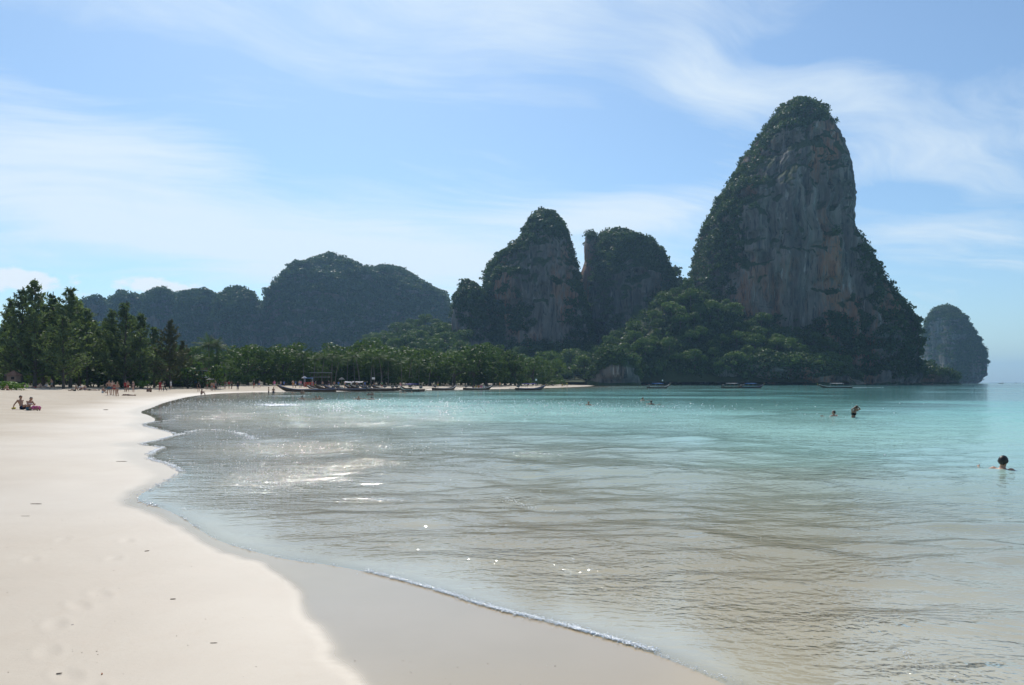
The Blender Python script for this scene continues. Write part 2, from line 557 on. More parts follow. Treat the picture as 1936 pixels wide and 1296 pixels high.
bst = gg.m('SUBTRACT', 0.75, gg.m('MULTIPLY', gg.m('MAXIMUM', wetA, gg.m('MULTIPLY', dampA, 0.75)), 0.70))
nb = gg.bump(hh, bst, 1.0)
m.node_tree.links.new(principled(gg, c, ro, gg.m('ADD', 0.2, gg.m('ADD', gg.m('MULTIPLY', dampA, 0.35), gg.m('MULTIPLY', wetA, 0.45))), nb), out.inputs[0])
SAND = m
tag(obj('beach', me, m), 'pale sandy beach curving round the bay', kind='structure')

# --- sea
x, y, r, Q = polar_sheet(0.125, 40, rings((1.2, 4.0, 1.08), (4.0, 60, 1.0085), (60, 600, 1.02), (600, 9000, 1.07)))
s = shore_s(x, y)
keep = (s[Q] < 3.5).any(axis=1) 
Q = Q[keep]
used = np.unique(Q); remap = -np.ones(len(x), int); remap[used] = np.arange(len(used)); Q = remap[Q]
x, y, r, s = x[used], y[used], r[used], s[used]
depth = np.maximum(-np.where(s < 0, -(5.0 * (1 - np.exp(-0.045 * np.maximum(-s, 0) ** 1.12 / 5.0))), 0.0), 0)
h = np.zeros_like(x)
rs = np.random.default_rng(11)
cell = np.where(r < 60, r * 0.0085, r * 0.02)
for k in range(64):
    lam = 0.38 * (9.0 / 0.38) ** (k / 63.0)
    th = math.radians(-100 + rs.normal(0, 30))      # travels towards the viewer and the beach
    kx, ky = math.cos(th) * 2 * math.pi / lam, math.sin(th) * 2 * math.pi / lam
    slope = 0.026 if lam < 1.5 else 0.0115
    a = slope * lam / (2 * math.pi)
    fade = sstep(3.0, 6.0, lam / cell) * np.clip(depth / (0.10 + 0.05 * lam), 0, 1)
    ph = rs.uniform(0, 6.28)
    warp = 1.4 * vnoise(x * .13 + k, y * .13, seed=50)
    grp = 0.55 + 0.75 * np.abs(vnoise(x * .11 + 3.7 * k, y * .11, seed=60))
    h += a * grp * fade * np.sin(kx * x + ky * y + ph + warp)
# low surf ridges running along the beach
ridge = np.zeros_like(x)
for sc_, amp, wid in [(-1.7, .030, .22), (-3.6, .05, .35), (-6.4, .055, .5), (-10.5, .05, .7), (-16, .05, .9)]:
    off = s - sc_ + 0.9 * vnoise(x * .12, y * .12, seed=70 + int(-sc_ * 3)) * (1 + abs(sc_) * .12)
    on = sstep(-0.1, 0.45, vnoise(x * .16 + sc_, y * .16, seed=80))
    ridge += amp * on * np.exp(-(off / wid) ** 2) * np.where(off > 0, 1.0, 1.0)
ridge *= np.clip(depth / 0.12, 0, 1)
h = h + ridge
chop = 0.5 + 0.8 * np.clip(fbm(x * .07, y * .07, oct=3, seed=90) + 0.2, 0, 1)
for (gx, gy, rx, ry, am) in [(520, 900, 1.6, 2.6, 1.6), (600, 848, 2.4, 3.0, 0.9), (715, 880, .8, 1.0, 1.3), (1010, 858, 1.0, 1.0, 1.4), (560, 768, 4, 6, 1.8),
                             (710, 945, .5, .25, 2.2), (960, 945, .7, .4, 1.4), (430, 790, 5, 5, 1.0), (700, 790, 10, 14, 0.8), (800, 772, 22, 20, 0.9),
                             (1620, 1180, .35, .25, 1.6), (1780, 1278, .4, .2, 1.6), (440, 850, 3, 3, .8)]:
    cx_, cy_ = ground_at(gx, gy)
    chop = chop + 0.7 * am * np.exp(-((x - cx_) / rx) ** 2 - ((y - cy_) / ry) ** 2)
chop *= np.clip(depth / 0.05, 0.05, 1) * (1 - .45 * sstep(25, 160, r))
me = np_mesh('sea', np.stack([x, y, h], 1), Q, {'depth': depth, 'chop': chop}, smooth=True)
m, gg, out = new_mat('sea_water')
geo = gg.n('ShaderNodeNewGeometry')
pos = geo.outputs['Position']
dep, chp = gg.attr('depth'), gg.attr('chop')
st = gg.v('MULTIPLY', pos, (0.45, 1.0, 1.0))
wv = gg.v('ADD', st, gg.v('SCALE', gg.v('SUBTRACT', gg.noise(pos, 0.6, 2, 0.5, col=True), (0.5, 0.5, 0.5)), 0.7))
r1 = gg.noise(wv, 1.1, 3, 0.55); r2 = gg.noise(wv, 4.2, 3, 0.6); r3 = gg.noise(pos, 11.0, 2, 0.5)
hh = gg.m('ADD', gg.m('ADD', gg.m('MULTIPLY', r1, 0.085), gg.m('MULTIPLY', r2, 0.066)), gg.m('MULTIPLY', gg.m('MULTIPLY', r3, chp), 0.030))
nb = gg.bump(hh, gg.m('MINIMUM', gg.m('MULTIPLY', chp, 0.75), 1.0), 1.0)
fac = gg.m('SUBTRACT', 1.0, gg.m('POWER', 2.718, gg.m('MULTIPLY', dep, -1.5)))
body = gg.ramp(gg.m('DIVIDE', dep, 5.0), [(0.0, (0.66, 0.57, 0.42)), (0.07, (0.60, 0.63, 0.49)), (0.18, (0.43, 0.69, 0.61)), (0.5, (0.25, 0.56, 0.52)), (1.0, (0.13, 0.40, 0.40))])
df = gg.n('ShaderNodeBsdfDiffuse'); gg.put(df.inputs['Color'], body)
trn = gg.n('ShaderNodeBsdfTransparent'); trn.inputs['Color'].default_value = (0.93, 0.97, 0.96, 1)
under = gg.mixsh(fac, trn.outputs[0], df.outputs[0])
gl = gg.n('ShaderNodeBsdfGlossy'); gl.inputs['Roughness'].default_value = 0.065
gg.put(gl.inputs['Normal'], nb)
fr = gg.n('ShaderNodeFresnel'); gg.put(fr.inputs['IOR'], gg.mapr(geo.outputs['Backfacing'], 0, 1, 1.38, 1 / 1.38, smooth=False)); gg.put(fr.inputs['Normal'], nb)
m.node_tree.links.new(gg.mixsh(fr.outputs[0], under, gl.outputs[0]), out.inputs[0])
tag(obj('sea', me, m), 'shallow turquoise sea of the bay reaching the horizon', kind='structure')
SEA_X, SEA_Y, SEA_S = x, y, s

# --- foam along the water's edge and on the small breakers: countless tiny bubbles, plus white bits imitating sun glints, one mass
def foam_or_glint_line(pts, width, step, size, rng, gap=0.35, z0=0.012):
    pts = np.array(pts, float)
    seg = np.hypot(*np.diff(pts, axis=0).T); L = np.concatenate([[0], np.cumsum(seg)])
    n = int(L[-1] / step)
    t = rng.uniform(0, L[-1], n)
    px_ = np.interp(t, L, pts[:, 0]); py_ = np.interp(t, L, pts[:, 1])
    sd_ = int(rng.integers(99)); on = fbm(t * 1.3 / max(size * 30, .25), t * 0 + .5, oct=3, seed=sd_) + rng.normal(0, .25, n) > -1 + 2 * gap
    px_, py_, t = px_[on], py_[on], t[on]
    k = len(px_)
    return np.stack([px_ + rng.normal(0, width, k), py_ + rng.normal(0, width, k), np.full(k, z0)], 1), size * rng.uniform(.35, 1.5, k)
FR = np.random.default_rng(5)
foam_glint_P, foam_glint_S = [], []
def add_foam_or_glints(px, width, step, size, gap=0.35, z0=0.012):
    p, q = foam_or_glint_line(smooth_poly([ground_at(*a) for a in px], 2), width, step * 1.6, size * .7, FR, min(gap + .12, .8), z0)
    foam_glint_P.append(p); foam_glint_S.append(q)
add_foam_or_glints(shore_px[0:2], .020, .0025, .008, .25)
_l = [(1240, 1233), (1050, 1178), (920, 1148), (830, 1117), (740, 1092), (690, 1080)]  # near edge line: white beads also stand in for sun glints on the rim
add_foam_or_glints(_l, .022, .0012, .010, .0)
add_foam_or_glints(_l[:5], .010, .0016, .010, .40)
add_foam_or_glints(_l[:4], .020, .0022, .011, .42)
add_foam_or_glints([(1235, 1231), (1100, 1192), (960, 1160)], .035, .005, .010, .45)
add_foam_or_glints(_l, .05, .004, .005, .2)
add_foam_or_glints([(830, 1117), (740, 1092), (640, 1070), (540, 1058), (470, 1040), (415, 1024), (380, 1003), (340, 975)], .016, .003, .008, .45)
add_foam_or_glints([(300, 958), (265, 950), (262, 938), (288, 924), (325, 905), (345, 893)], .05, .004, .016, .4)
add_foam_or_glints([(345, 893), (320, 877), (277, 869), (290, 853), (315, 846), (257, 841), (290, 835), (339, 822)], .05, .004, .026, .15)
add_foam_or_glints([(339, 822), (300, 812), (262, 803), (300, 797), (340, 793)], .07, .008, .03, .35)
add_foam_or_glints([(339, 822), (380, 812), (430, 815), (465, 822), (480, 832)], .10, .006, .03, .25)
add_foam_or_glints([(315, 875), (345, 877), (400, 878), (440, 880)], .05, .005, .02, .3)
add_foam_or_glints([(340, 963), (400, 964), (468, 965)], .03, .003, .011, .35)
add_foam_or_glints([(690, 943), (735, 946), (760, 949)], .05, .002, .012, .2)
add_foam_or_glints([(505, 868), (540, 862), (585, 850), (680, 846)], .14, .008, .03, .5)
add_foam_or_glints([(975, 857), (1010, 858), (1050, 861)], .12, .004, .02, .3)
add_foam_or_glints([(948, 940), (965, 948), (1000, 962), (1048, 968)], .06, .004, .012, .4)
add_foam_or_glints([(700, 874), (715, 880), (735, 884)], .12, .004, .018, .3)
add_foam_or_glints([(520, 766), (535, 769), (548, 768)], .9, .004, .10, .1, .05)
add_foam_or_glints([(556, 786), (575, 787)], .5, .006, .06, .2, .03)
add_foam_or_glints([(510, 749.6), (550, 749.4), (580, 749.2)], .35, .012, .09, .2, .04)
add_foam_or_glints([(330, 786), (400, 789), (470, 791)], .12, .012, .04, .4)
add_foam_or_glints([(1600, 1176), (1640, 1184)], .03, .002, .008, .3)
add_foam_or_glints([(1690, 1228), (1740, 1258), (1800, 1285)], .03, .003, .008, .4)
add_foam_or_glints([(1340, 1278), (1400, 1290), (1440, 1305)], .02, .004, .007, .3)
add_foam_or_glints([(1600, 733.6), (1640, 733.3), (1665, 733.2)], .6, .03, .16, .2, .05)
# white flecks added as stand-ins for sun glints on the ruffled water
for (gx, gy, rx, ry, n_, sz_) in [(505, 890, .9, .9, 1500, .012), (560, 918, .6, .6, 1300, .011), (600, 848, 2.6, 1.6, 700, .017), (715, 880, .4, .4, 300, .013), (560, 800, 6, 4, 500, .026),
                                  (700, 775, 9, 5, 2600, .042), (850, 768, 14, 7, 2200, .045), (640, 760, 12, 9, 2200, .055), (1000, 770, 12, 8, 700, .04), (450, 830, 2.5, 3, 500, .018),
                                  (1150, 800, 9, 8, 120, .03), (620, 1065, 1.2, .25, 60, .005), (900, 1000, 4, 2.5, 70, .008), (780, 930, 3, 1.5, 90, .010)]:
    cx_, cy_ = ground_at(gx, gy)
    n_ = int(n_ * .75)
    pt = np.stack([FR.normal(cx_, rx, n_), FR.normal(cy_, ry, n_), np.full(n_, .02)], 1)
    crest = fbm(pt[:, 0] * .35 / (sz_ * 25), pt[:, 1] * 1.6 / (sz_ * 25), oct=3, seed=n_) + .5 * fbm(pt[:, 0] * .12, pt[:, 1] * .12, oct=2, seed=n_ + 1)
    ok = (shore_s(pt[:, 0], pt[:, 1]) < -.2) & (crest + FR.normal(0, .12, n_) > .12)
    foam_glint_P.append(pt[ok]); foam_glint_S.append((sz_ * FR.uniform(.3, 1.6, n_))[ok])
fp = np.concatenate(foam_glint_P); fs = np.concatenate(foam_glint_S)
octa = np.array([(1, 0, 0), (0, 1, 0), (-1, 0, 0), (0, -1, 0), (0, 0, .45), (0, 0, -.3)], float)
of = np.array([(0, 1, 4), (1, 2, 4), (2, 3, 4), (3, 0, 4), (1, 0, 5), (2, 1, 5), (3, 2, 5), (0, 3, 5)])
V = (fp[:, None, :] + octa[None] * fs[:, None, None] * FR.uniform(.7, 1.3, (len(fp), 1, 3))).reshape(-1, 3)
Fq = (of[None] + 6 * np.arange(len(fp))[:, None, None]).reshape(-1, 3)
m, gg, out = new_mat('foam')  # froth, and also the white flecks and beads imitating sun glints
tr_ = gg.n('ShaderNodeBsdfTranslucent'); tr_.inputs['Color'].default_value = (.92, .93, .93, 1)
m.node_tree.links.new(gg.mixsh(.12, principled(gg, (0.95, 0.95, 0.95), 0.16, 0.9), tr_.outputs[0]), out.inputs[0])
tag(obj('foam', np_mesh('foam', V, Fq, smooth=True), m), 'white froth along the edge of the water and on small breakers, with white flecks and beads imitating sun glints', kind='stuff')

# --- shell grit strewn over the near sand
GR = np.random.default_rng(15)
n_ = 1500
gx = GR.uniform(-7, 1.5, n_); gy = 3.5 + 16 * GR.uniform(0, 1, n_) ** 1.6
gs = shore_s(gx, gy); ok = (gs > .6) & (fbm(gx * .5, gy * .5, oct=2, seed=3) + GR.normal(0, .4, n_) > .1)
gx, gy = gx[ok], gy[ok]; gz_ = ground_z(gx, gy); k_ = len(gx); sz_ = GR.uniform(.0015, .0055, k_)
V = (np.stack([gx, gy, gz_ + .001], 1)[:, None, :] + octa[None] * sz_[:, None, None] * GR.uniform(.5, 1.6, (k_, 1, 3))).reshape(-1, 3)
Fq = (of[None] + 6 * np.arange(k_)[:, None, None]).reshape(-1, 3)
me = np_mesh('shell_grit', V, Fq, {'tint': np.repeat(GR.uniform(0, 1, k_), 6)})
m, gg, out = new_mat('shell_grit')
m.node_tree.links.new(principled(gg, gg.ramp(gg.attr('tint'), [(0, (.10, .07, .05)), (.45, (.28, .20, .14)), (.75, (.55, .47, .38)), (1, (.75, .70, .62))]), .6, .3), out.inputs[0])
tag(obj('shell_grit', me, m), 'tiny shell grit strewn over the near sand', kind='stuff')

# ------------------------------------------------------------------ limestone towers and hills
def rock_material(name, base, base2, stain, stain_amt, green, green_amt):
    m, gg, out = new_mat(name)
    geo = gg.n('ShaderNodeNewGeometry'); pos = geo.outputs['Position']
    vs = gg.v('MULTIPLY', pos, (1.0, 1.0, 0.13))
    a = gg.noise(vs, 0.10, 6, 0.65, 0.6); b = gg.noise(vs, 0.42, 5, 0.65, 0.3); c = gg.noise(pos, 0.05, 4, 0.6)
    d1 = gg.noise(gg.v('MULTIPLY', pos, (1.0, 1.0, 0.35)), 0.03, 4, 0.55)
    col = gg.mix(gg.mapr(a, 0.36, 0.66), base, base2)
    col = gg.mix(gg.m('MULTIPLY', gg.mapr(d1, 0.46, 0.60), gg.m('MULTIPLY', gg.mapr(b, 0.35, 0.62), stain_amt)), col, stain)
    col = gg.mix(gg.m('MULTIPLY', gg.mapr(b, 0.50, 0.66), 0.85), col, (0.030, 0.035, 0.038))       # black algae streaks
    col = gg.mix(gg.m('MULTIPLY', gg.mapr(gg.noise(vs, 0.27, 4, 0.6), 0.60, 0.72), 0.6), col, (0.46, 0.43, 0.39))  # pale flowstone
    nz = gg.n('ShaderNodeSeparateXYZ'); gg.put(nz.inputs[0], geo.outputs['Normal'])
    gm = gg.mapr(gg.m('ADD', nz.outputs[2], gg.m('MULTIPLY', gg.m('SUBTRACT', c, 0.5), 1.3)), 0.26 - green_amt, 0.52 - green_amt)
    gcol = gg.mix(gg.noise(pos, 0.35, 3, 0.6), (0.016, 0.030, 0.012), green)
    col = gg.mix(gm, col, gcol)
    hb = gg.m('ADD', gg.m('MULTIPLY', b, 1.6), gg.m('MULTIPLY', gg.noise(pos, 0.9, 4, 0.7), 0.8))
    m.node_tree.links.new(principled(gg, col, 0.85, 0.2, gg.bump(hb, 0.8, 1.0)), out.inputs[0])
    return m

ROCK = rock_material('limestone', (0.105, 0.092, 0.082), (0.235, 0.208, 0.180), (0.40, 0.175, 0.085), 0.95, (0.05, 0.075, 0.025), 0.0)
ROCK_GREEN = rock_material('overgrown_limestone', (0.085, 0.085, 0.08), (0.15, 0.145, 0.135), (0.30, 0.16, 0.09), 0.45, (0.05, 0.075, 0.025), 0.16)

def karst(name, D, left, right, top, front, back, nz, nt, mat, flute=5.0, fine=1.4, seed=1, shape=2.6, front_p=6.0, base=-3.0, skirt=0.0, notch=True, label=None, inset=1.5, drop=3.0):
    """tower whose outline seen from the beach follows left/right pixel profiles at distance D; sheer in front"""
    L = sorted([(P(a, b, D).z, P(a, b, D).x) for a, b in left]); R = sorted([(P(a, b, D).z, P(a, b, D).x) for a, b in right])
    tp = P(top[0], top[1], D)
    L = [(a - drop, b) for a, b in L]; R = [(a - drop, b) for a, b in R]; tp.z -= drop
    L.append((tp.z, tp.x)); R.append((tp.z, tp.x))
    H = tp.z
    t = np.linspace(0, 1, nz)
    zz_ = base + (H - base) * (1 - (1 - t) ** 1.6)
    xl = np.interp(zz_, [q[0] for q in L], [q[1] for q in L]); xr = np.interp(zz_, [q[0] for q in R], [q[1] for q in R])
    rel = np.clip((zz_ - 0) / H, 0, 1)
    prof = (1 - rel ** front_p) ** 0.6 + skirt * (1 - rel) ** 3
    th = np.linspace(0, 2 * np.pi, nt, endpoint=False)
    ct, st_ = np.cos(th), np.sin(th)
    e = 2.0 / shape
    sx = np.sign(ct) * np.abs(ct) ** e; sy = np.sign(st_) * np.abs(st_) ** e
    lpy = np.array([b for a, b in left] + [top[1]], float); lpx = np.array([a for a, b in left] + [top[0]], float)
    rpy = np.array([b for a, b in right] + [top[1]], float); rpx = np.array([a for a, b in right] + [top[0]], float)
    ol, orr = np.argsort(lpy), np.argsort(rpy)
    mg = inset + 1.5                                    # room for the bushes on the edge
    xl, xr = xl + mg, xr - mg
    dsp = None
    for it in range(5):                                 # bring the weathered outline back to the surveyed one
        mid_ = (xl + xr) / 2; hw = np.maximum((xr - xl) / 2, 0.02 + 0.3 * (1 - rel)); cx_ = mid_
        X = cx_[:, None] + hw[:, None] * sx[None]
        depth_f = np.minimum(front * prof, hw * 2.5 + 2.0); depth_b = np.minimum(back * (1 - rel ** 2.0) ** 0.7 + 0.02, hw * 2.5 + 2.0)
        Y = D + np.where(sy[None] < 0, depth_f[:, None], depth_b[:, None]) * sy[None]
        if dsp is None:
            Z = np.repeat(zz_[:, None], nt, 1)
            fl = flute * fbm(X * .035, Y * .035, Z * .006, 4, seed) + 1.5 * fine * fbm(X * .14, Y * .14, Z * .022, 3, seed + 5)
            fl = fl + 3.2 * fine * (0.30 - np.abs(fbm(X * .075, Y * .075, Z * .016, 3, seed + 7))) + 1.8 * fine * (0.3 - np.abs(fbm(X * .22, Y * .22, Z * .06, 2, seed + 8)))
            fl = fl - 2.2 * fine * sstep(.25, .7, fbm(X * .04, Y * .04, Z * .10, 3, seed + 12))
            led = 0.7 * fbm(X * .02, Y * .02, Z * .09, 3, seed + 9) * (fine / 1.4)
            amp = np.clip(hw / 45.0, 0.03, 1)[:, None]
            dsp = (fl + led) * amp
            if notch: dsp = dsp - 3.5 * np.exp(-((Z - 2.0) / 3.0) ** 2)
            Z = Z + (1.2 * fbm(X * .05, Y * .05, oct=3, seed=seed + 3)) * rel[:, None] * (fine / 1.4) * np.clip(hw / 20, 0, 1)[:, None]
        X = X + dsp * sx[None] * 0.6; Y = Y + dsp * sy[None]
        if it == 4: break
        A = X / Y * F + CX; ii = np.arange(nz)
        for side in (0, 1):
            jx = A.argmin(1) if side == 0 else A.argmax(1)
            py_ = HY - (Z[ii, jx] + drop - EYE) / Y[ii, jx] * F
            want = np.interp(py_, lpy[ol], lpx[ol]) if side == 0 else np.interp(py_, rpy[orr], rpx[orr])
            err = (want - A[ii, jx]) * Y[ii, jx] / F + (mg if side == 0 else -mg * .4) * np.clip((1 - rel) * 12, 0, 1)
            err = np.convolve(np.pad(err, 4, mode='edge'), np.ones(9) / 9, 'valid') * .8
            if side == 0: xl = xl + err
            else: xr = xr + err
    V = np.stack([X, Y, Z], -1).reshape(-1, 3)
    V = np.concatenate([V, [[cx_[-1], D, H]]])
    i = np.arange(nz - 1)[:, None]; j = np.arange(nt)[None]; j2 = (j + 1) % nt
    Q = np.stack([i * nt + j, i * nt + j2, (i + 1) * nt + j2, (i + 1) * nt + j], -1).reshape(-1, 4)
    k = len(V) - 1; jj = np.arange(nt); b0 = (nz - 1) * nt
    cap = np.stack([b0 + jj, b0 + (jj + 1) % nt, np.full(nt, k), np.full(nt, k)], -1)
    me = bpy.data.meshes.new(name)
    me.from_pydata(V.tolist(), [], Q.tolist() + cap[:, :3].tolist())
    me.update(); me.shade_smooth()
    o = obj(name, me, mat)
    tag(o, label, kind='structure')
    return V, Q, o

def surface_samples(V, Q, n, rng):
    a, b, c, d_ = V[Q[:, 0]], V[Q[:, 1]], V[Q[:, 2]], V[Q[:, 3]]
    nr = np.cross(c - a, d_ - b); ar = np.linalg.norm(nr, axis=1); nr = nr / (ar[:, None] + 1e-9)
    f = rng.choice(len(Q), n, p=ar / ar.sum())
    u, w = rng.uniform(0, 1, (2, n, 1))
    p = (a[f] * (1 - u) + b[f] * u) * (1 - w) + (d_[f] * (1 - u) + c[f] * u) * w
    return p, nr[f]

LEAF_DARK, LEAF_MID = (0.022, 0.042, 0.016), (0.085, 0.125, 0.038)
BUSH = foliage('cliff_leaves', (0.020, 0.042, 0.017), (0.085, 0.130, 0.042), 0.30)
def clump_sources(tagname, k, per, size, mat, flat=0.8, seed=100):
    res = []
    for i in range(k):
        rg = np.random.default_rng(seed + i)
        lumps = [((0, 0, 0.25), (.75, .75, .65 * flat))]
        for q in range(5):
            a = rg.uniform(0, 6.28); lumps.append(((.62 * math.cos(a), .62 * math.sin(a), rg.uniform(-.05, .55) * flat), (rg.uniform(.3, .5),) * 2 + (rg.uniform(.25, .45) * flat,)))
        me = crown('%s_clump' % tagname, rg, lumps, per, size, 1.0, 0.55)
        me.materials.append(mat)
        res.append(bpy.data.objects.new('%s_clump_%d' % (tagname, i), me))
    return res
CL = clump_sources('cliff_bush', 4, 46, 0.30, BUSH)

def overgrow(name, V, Q, n, smin, smax, rng, label, nz0=0.22, extra=None, vis_only=True, noise_amt=0.5):
    p, nr = surface_samples(V, Q, n, rng)
    f = fbm(p[:, 0] * .03, p[:, 1] * .03, p[:, 2] * .02, 3, seed=int(rng.integers(50)))
    sc = nr[:, 2] + noise_amt * f
    if extra is not None: sc = sc + extra(p)
    ok = (sc > nz0) & (p[:, 2] > 4)
    if vis_only:   # nothing grows unseen on the far side
        ok &= (nr[:, 1] < 0.75) | (nr[:, 2] > 0.3)
    p, nr, sc = p[ok], nr[ok], sc[ok]
    k = len(p)
    sz = rng.uniform(smin, smax, k) * np.clip(0.6 + sc, .55, 1.25)
    S = np.stack([sz * rng.uniform(.8, 1.2, k), sz * rng.uniform(.8, 1.2, k), sz * rng.uniform(.75, 1.25, k)], 1)
    Rr = np.stack([rng.normal(0, .25, k), rng.normal(0, .25, k), rng.uniform(0, 6.28, k)], 1)
    o = scatter(name, p + nr * sz[:, None] * 0.15, S, Rr, CL)
    tag(o, label, kind='stuff')
    return o

KR = np.random.default_rng(23)
# the tall tower over the sea
V, Q, o = karst('limestone_tower', 640,
    [(1482, 205), (1460, 220), (1446, 236), (1432, 253), (1416, 276), (1403, 295), (1384, 322), (1370, 362), (1345, 398), (1326, 425), (1314, 455), (1309, 490), (1302, 520), (1290, 600), (1280, 735)],
    [(1550, 198), (1580, 222), (1596, 244), (1605, 268), (1614, 298), (1622, 350), (1619, 412), (1640, 460), (1660, 500), (1690, 545), (1722, 580), (1737, 602), (1742, 640), (1740, 672), (1746, 700), (1752, 735)],
    (1525, 188), 88, 110, 230, 420, ROCK, flute=7, fine=1.7, seed=3, shape=2.5, front_p=5.0, skirt=0.10, inset=1.5, drop=4.0,
    label='tallest limestone tower, sheer grey and rust wall rising over the sea')
TOWER = (V, Q)
def ex_tower(p):
    X = p[:, 0] / p[:, 1] * F + CX; Zp = HY - (p[:, 2] - EYE) / p[:, 1] * F
    left = sstep(60, 0, X - (1360 + (520 - Zp) * 0.28)) * 0.7 * (Zp > 240)
    right = sstep(0, 40, X - (1598 + np.clip(Zp - 330, 0, 400) * 0.20)) * 0.5
    low = sstep(575, 640, Zp + 14 * np.sin(X * .045)) * 0.55 * sstep(712, 690, Zp)
    topc = sstep(235, 205, Zp) * 0.5
    bare = -0.8 * sstep(1385, 1430, X) * sstep(1640, 1600, X) * sstep(230, 270, Zp) * sstep(610, 570, Zp)
    return left + right + low + topc + bare
overgrow('tower_bushes', V, Q, 15000, 1.8, 4.4, KR, 'dark green bushes clinging to the tallest tower', 0.30, ex_tower)

# the pointed peak left of it
V, Q, o = karst('limestone_peak', 650,
    [(1003, 420), (986, 448), (955, 474), (932, 492), (920, 520), (914, 560), (911, 620), (908, 735)],
    [(1046, 405), (1064, 434), (1078, 462), (1087, 490), (1094, 520), (1104, 560), (1118, 620), (1130, 735)],
    (1025, 397), 62, 90, 170, 320, ROCK, flute=8, fine=1.6, seed=13, shape=2.4, front_p=4.0, skirt=0.15, inset=-1.0,
    label='pointed limestone peak with a pale wall, left of the tallest tower')
def ex_peak(p):
    X = p[:, 0] / p[:, 1] * F + CX; Zp = HY - (p[:, 2] - EYE) / p[:, 1] * F
    return 0.35 * sstep(1050, 1090, X) + 0.5 * sstep(640, 670, Zp) + 0.28 * sstep(960, 925, X) - 0.6 * sstep(985, 1000, X) * sstep(1075, 1060, X) * sstep(540, 560, Zp) * sstep(650, 630, Zp) + 0.3 * sstep(470, 430, Zp)
overgrow('peak_bushes', V, Q, 9000, 2.0, 4.4, KR, 'dark green bushes clinging to the pointed peak', 0.30, ex_peak)

V, Q, o = karst('limestone_pinnacle', 625,
    [(866, 540), (852, 560), (846, 600), (848, 660), (846, 735)], [(893, 534), (908, 545), (926, 560), (945, 640), (950, 735)],
    (880, 529), 32, 40, 110, 200, ROCK, flute=4, fine=1.2, seed=17, shape=2.4, front_p=4.0, label='small grey limestone pinnacle beside the pointed peak')
overgrow('pinnacle_bushes', V, Q, 2600, 1.8, 4.0, KR, 'green bushes on the small grey pinnacle', 0.33)

# the flat-topped block with a thin pillar at its left corner
V, Q, o = karst('limestone_block', 700,
    [(1138, 443), (1124, 462), (1116, 490), (1106, 530), (1098, 600), (1090, 735)],
    [(1185, 441), (1215, 455), (1240, 472), (1254, 488), (1264, 508), (1275, 540), (1300, 620), (1320, 735)],
    (1160, 437), 60, 80, 150, 300, ROCK_GREEN, flute=7, fine=1.6, seed=29, shape=2.6, front_p=4.5, skirt=.2, inset=-2.0,
    label='round-topped overgrown limestone block between the two peaks')
overgrow('block_bushes', V, Q, 8000, 2.2, 5.0, KR, 'dense bushes on the round-topped block', 0.10)
V, Q, o = karst('limestone_pillar', 690, [(1107, 442), (1104, 462), (1105, 490), (1098, 510), (1094, 540), (1092, 735)],
    [(1126, 442), (1134, 470), (1142, 510), (1150, 560), (1165, 735)], (1115, 435), 22, 24, 110, 150, ROCK, flute=2.5, fine=1.2, seed=31, shape=2.4, inset=-1.5, label='thin limestone pillar at the corner of the round-topped block')
overgrow('pillar_bushes', V, Q, 1300, 1.8, 3.6, KR, 'bushes on the thin limestone pillar', 0.25)

# wooded saddle joining the peaks
V, Q, o = karst('wooded_saddle', 735, [(1000, 560), (985, 600), (960, 735)], [(1250, 530), (1290, 512), (1330, 540), (1380, 735)], (1180, 506), 50, 60, 80, 260, ROCK_GREEN, flute=8, fine=2.0, seed=91, shape=2.6, front_p=3.0, label='dark wooded saddle joining the peaks to the tallest tower')
overgrow('saddle_woods', V, Q, 5200, 2.6, 5.6, KR, 'dark woods on the saddle between the peaks', -0.05)

# the hazy island rock on the right
V, Q, o = karst('island_rock', 1300,
    [(1765, 587), (1750, 605), (1742, 630), (1735, 735)], [(1805, 583), (1826, 600), (1842, 625), (1856, 648), (1867, 675), (1869, 700), (1867, 708), (1858, 715), (1850, 724), (1850, 735)],
    (1785, 578), 90, 110, 130, 240, ROCK_GREEN, flute=5, fine=1.6, seed=37, shape=2.4, front_p=2.6, label='hazy rounded island rock standing in the sea at the far right', notch=False)
overgrow('island_bushes', V, Q, 7000, 3.0, 6.0, KR, 'bushes on the hazy island rock', 0.10, lambda p: 0.3 * sstep(95, 125, p[:, 2]))
# low green foot between tower and island
V, Q, o = karst('headland_foot', 690, [(1715, 700), (1700, 735)], [(1775, 700), (1800, 703), (1812, 712), (1828, 726), (1835, 735)], (1752, 682), 26, 40, 50, 160, ROCK_GREEN, flute=3, fine=1.0, seed=39, label='low overgrown foot of the headland beside the island rock')
overgrow('headland_bushes', V, Q, 700, 2.5, 5.0, KR, 'sunlit bushes on the low foot of the headland', 0.0)

# small rock at the end of the beach
V, Q, o = karst('beach_end_rock', 440, [(1118, 668), (1106, 690), (1096, 715), (1092, 735)], [(1165, 655), (1195, 670), (1212, 700), (1222, 735)], (1140, 652), 20, 40, 80, 200, ROCK_GREEN, flute=2.5, fine=0.9, seed=43, label='small grey rock with a green cap at the end of the beach')
overgrow('beach_end_bushes', V, Q, 1400, 1.6, 3.4, KR, 'green cap of bushes on the small rock ending the beach', 0.08)
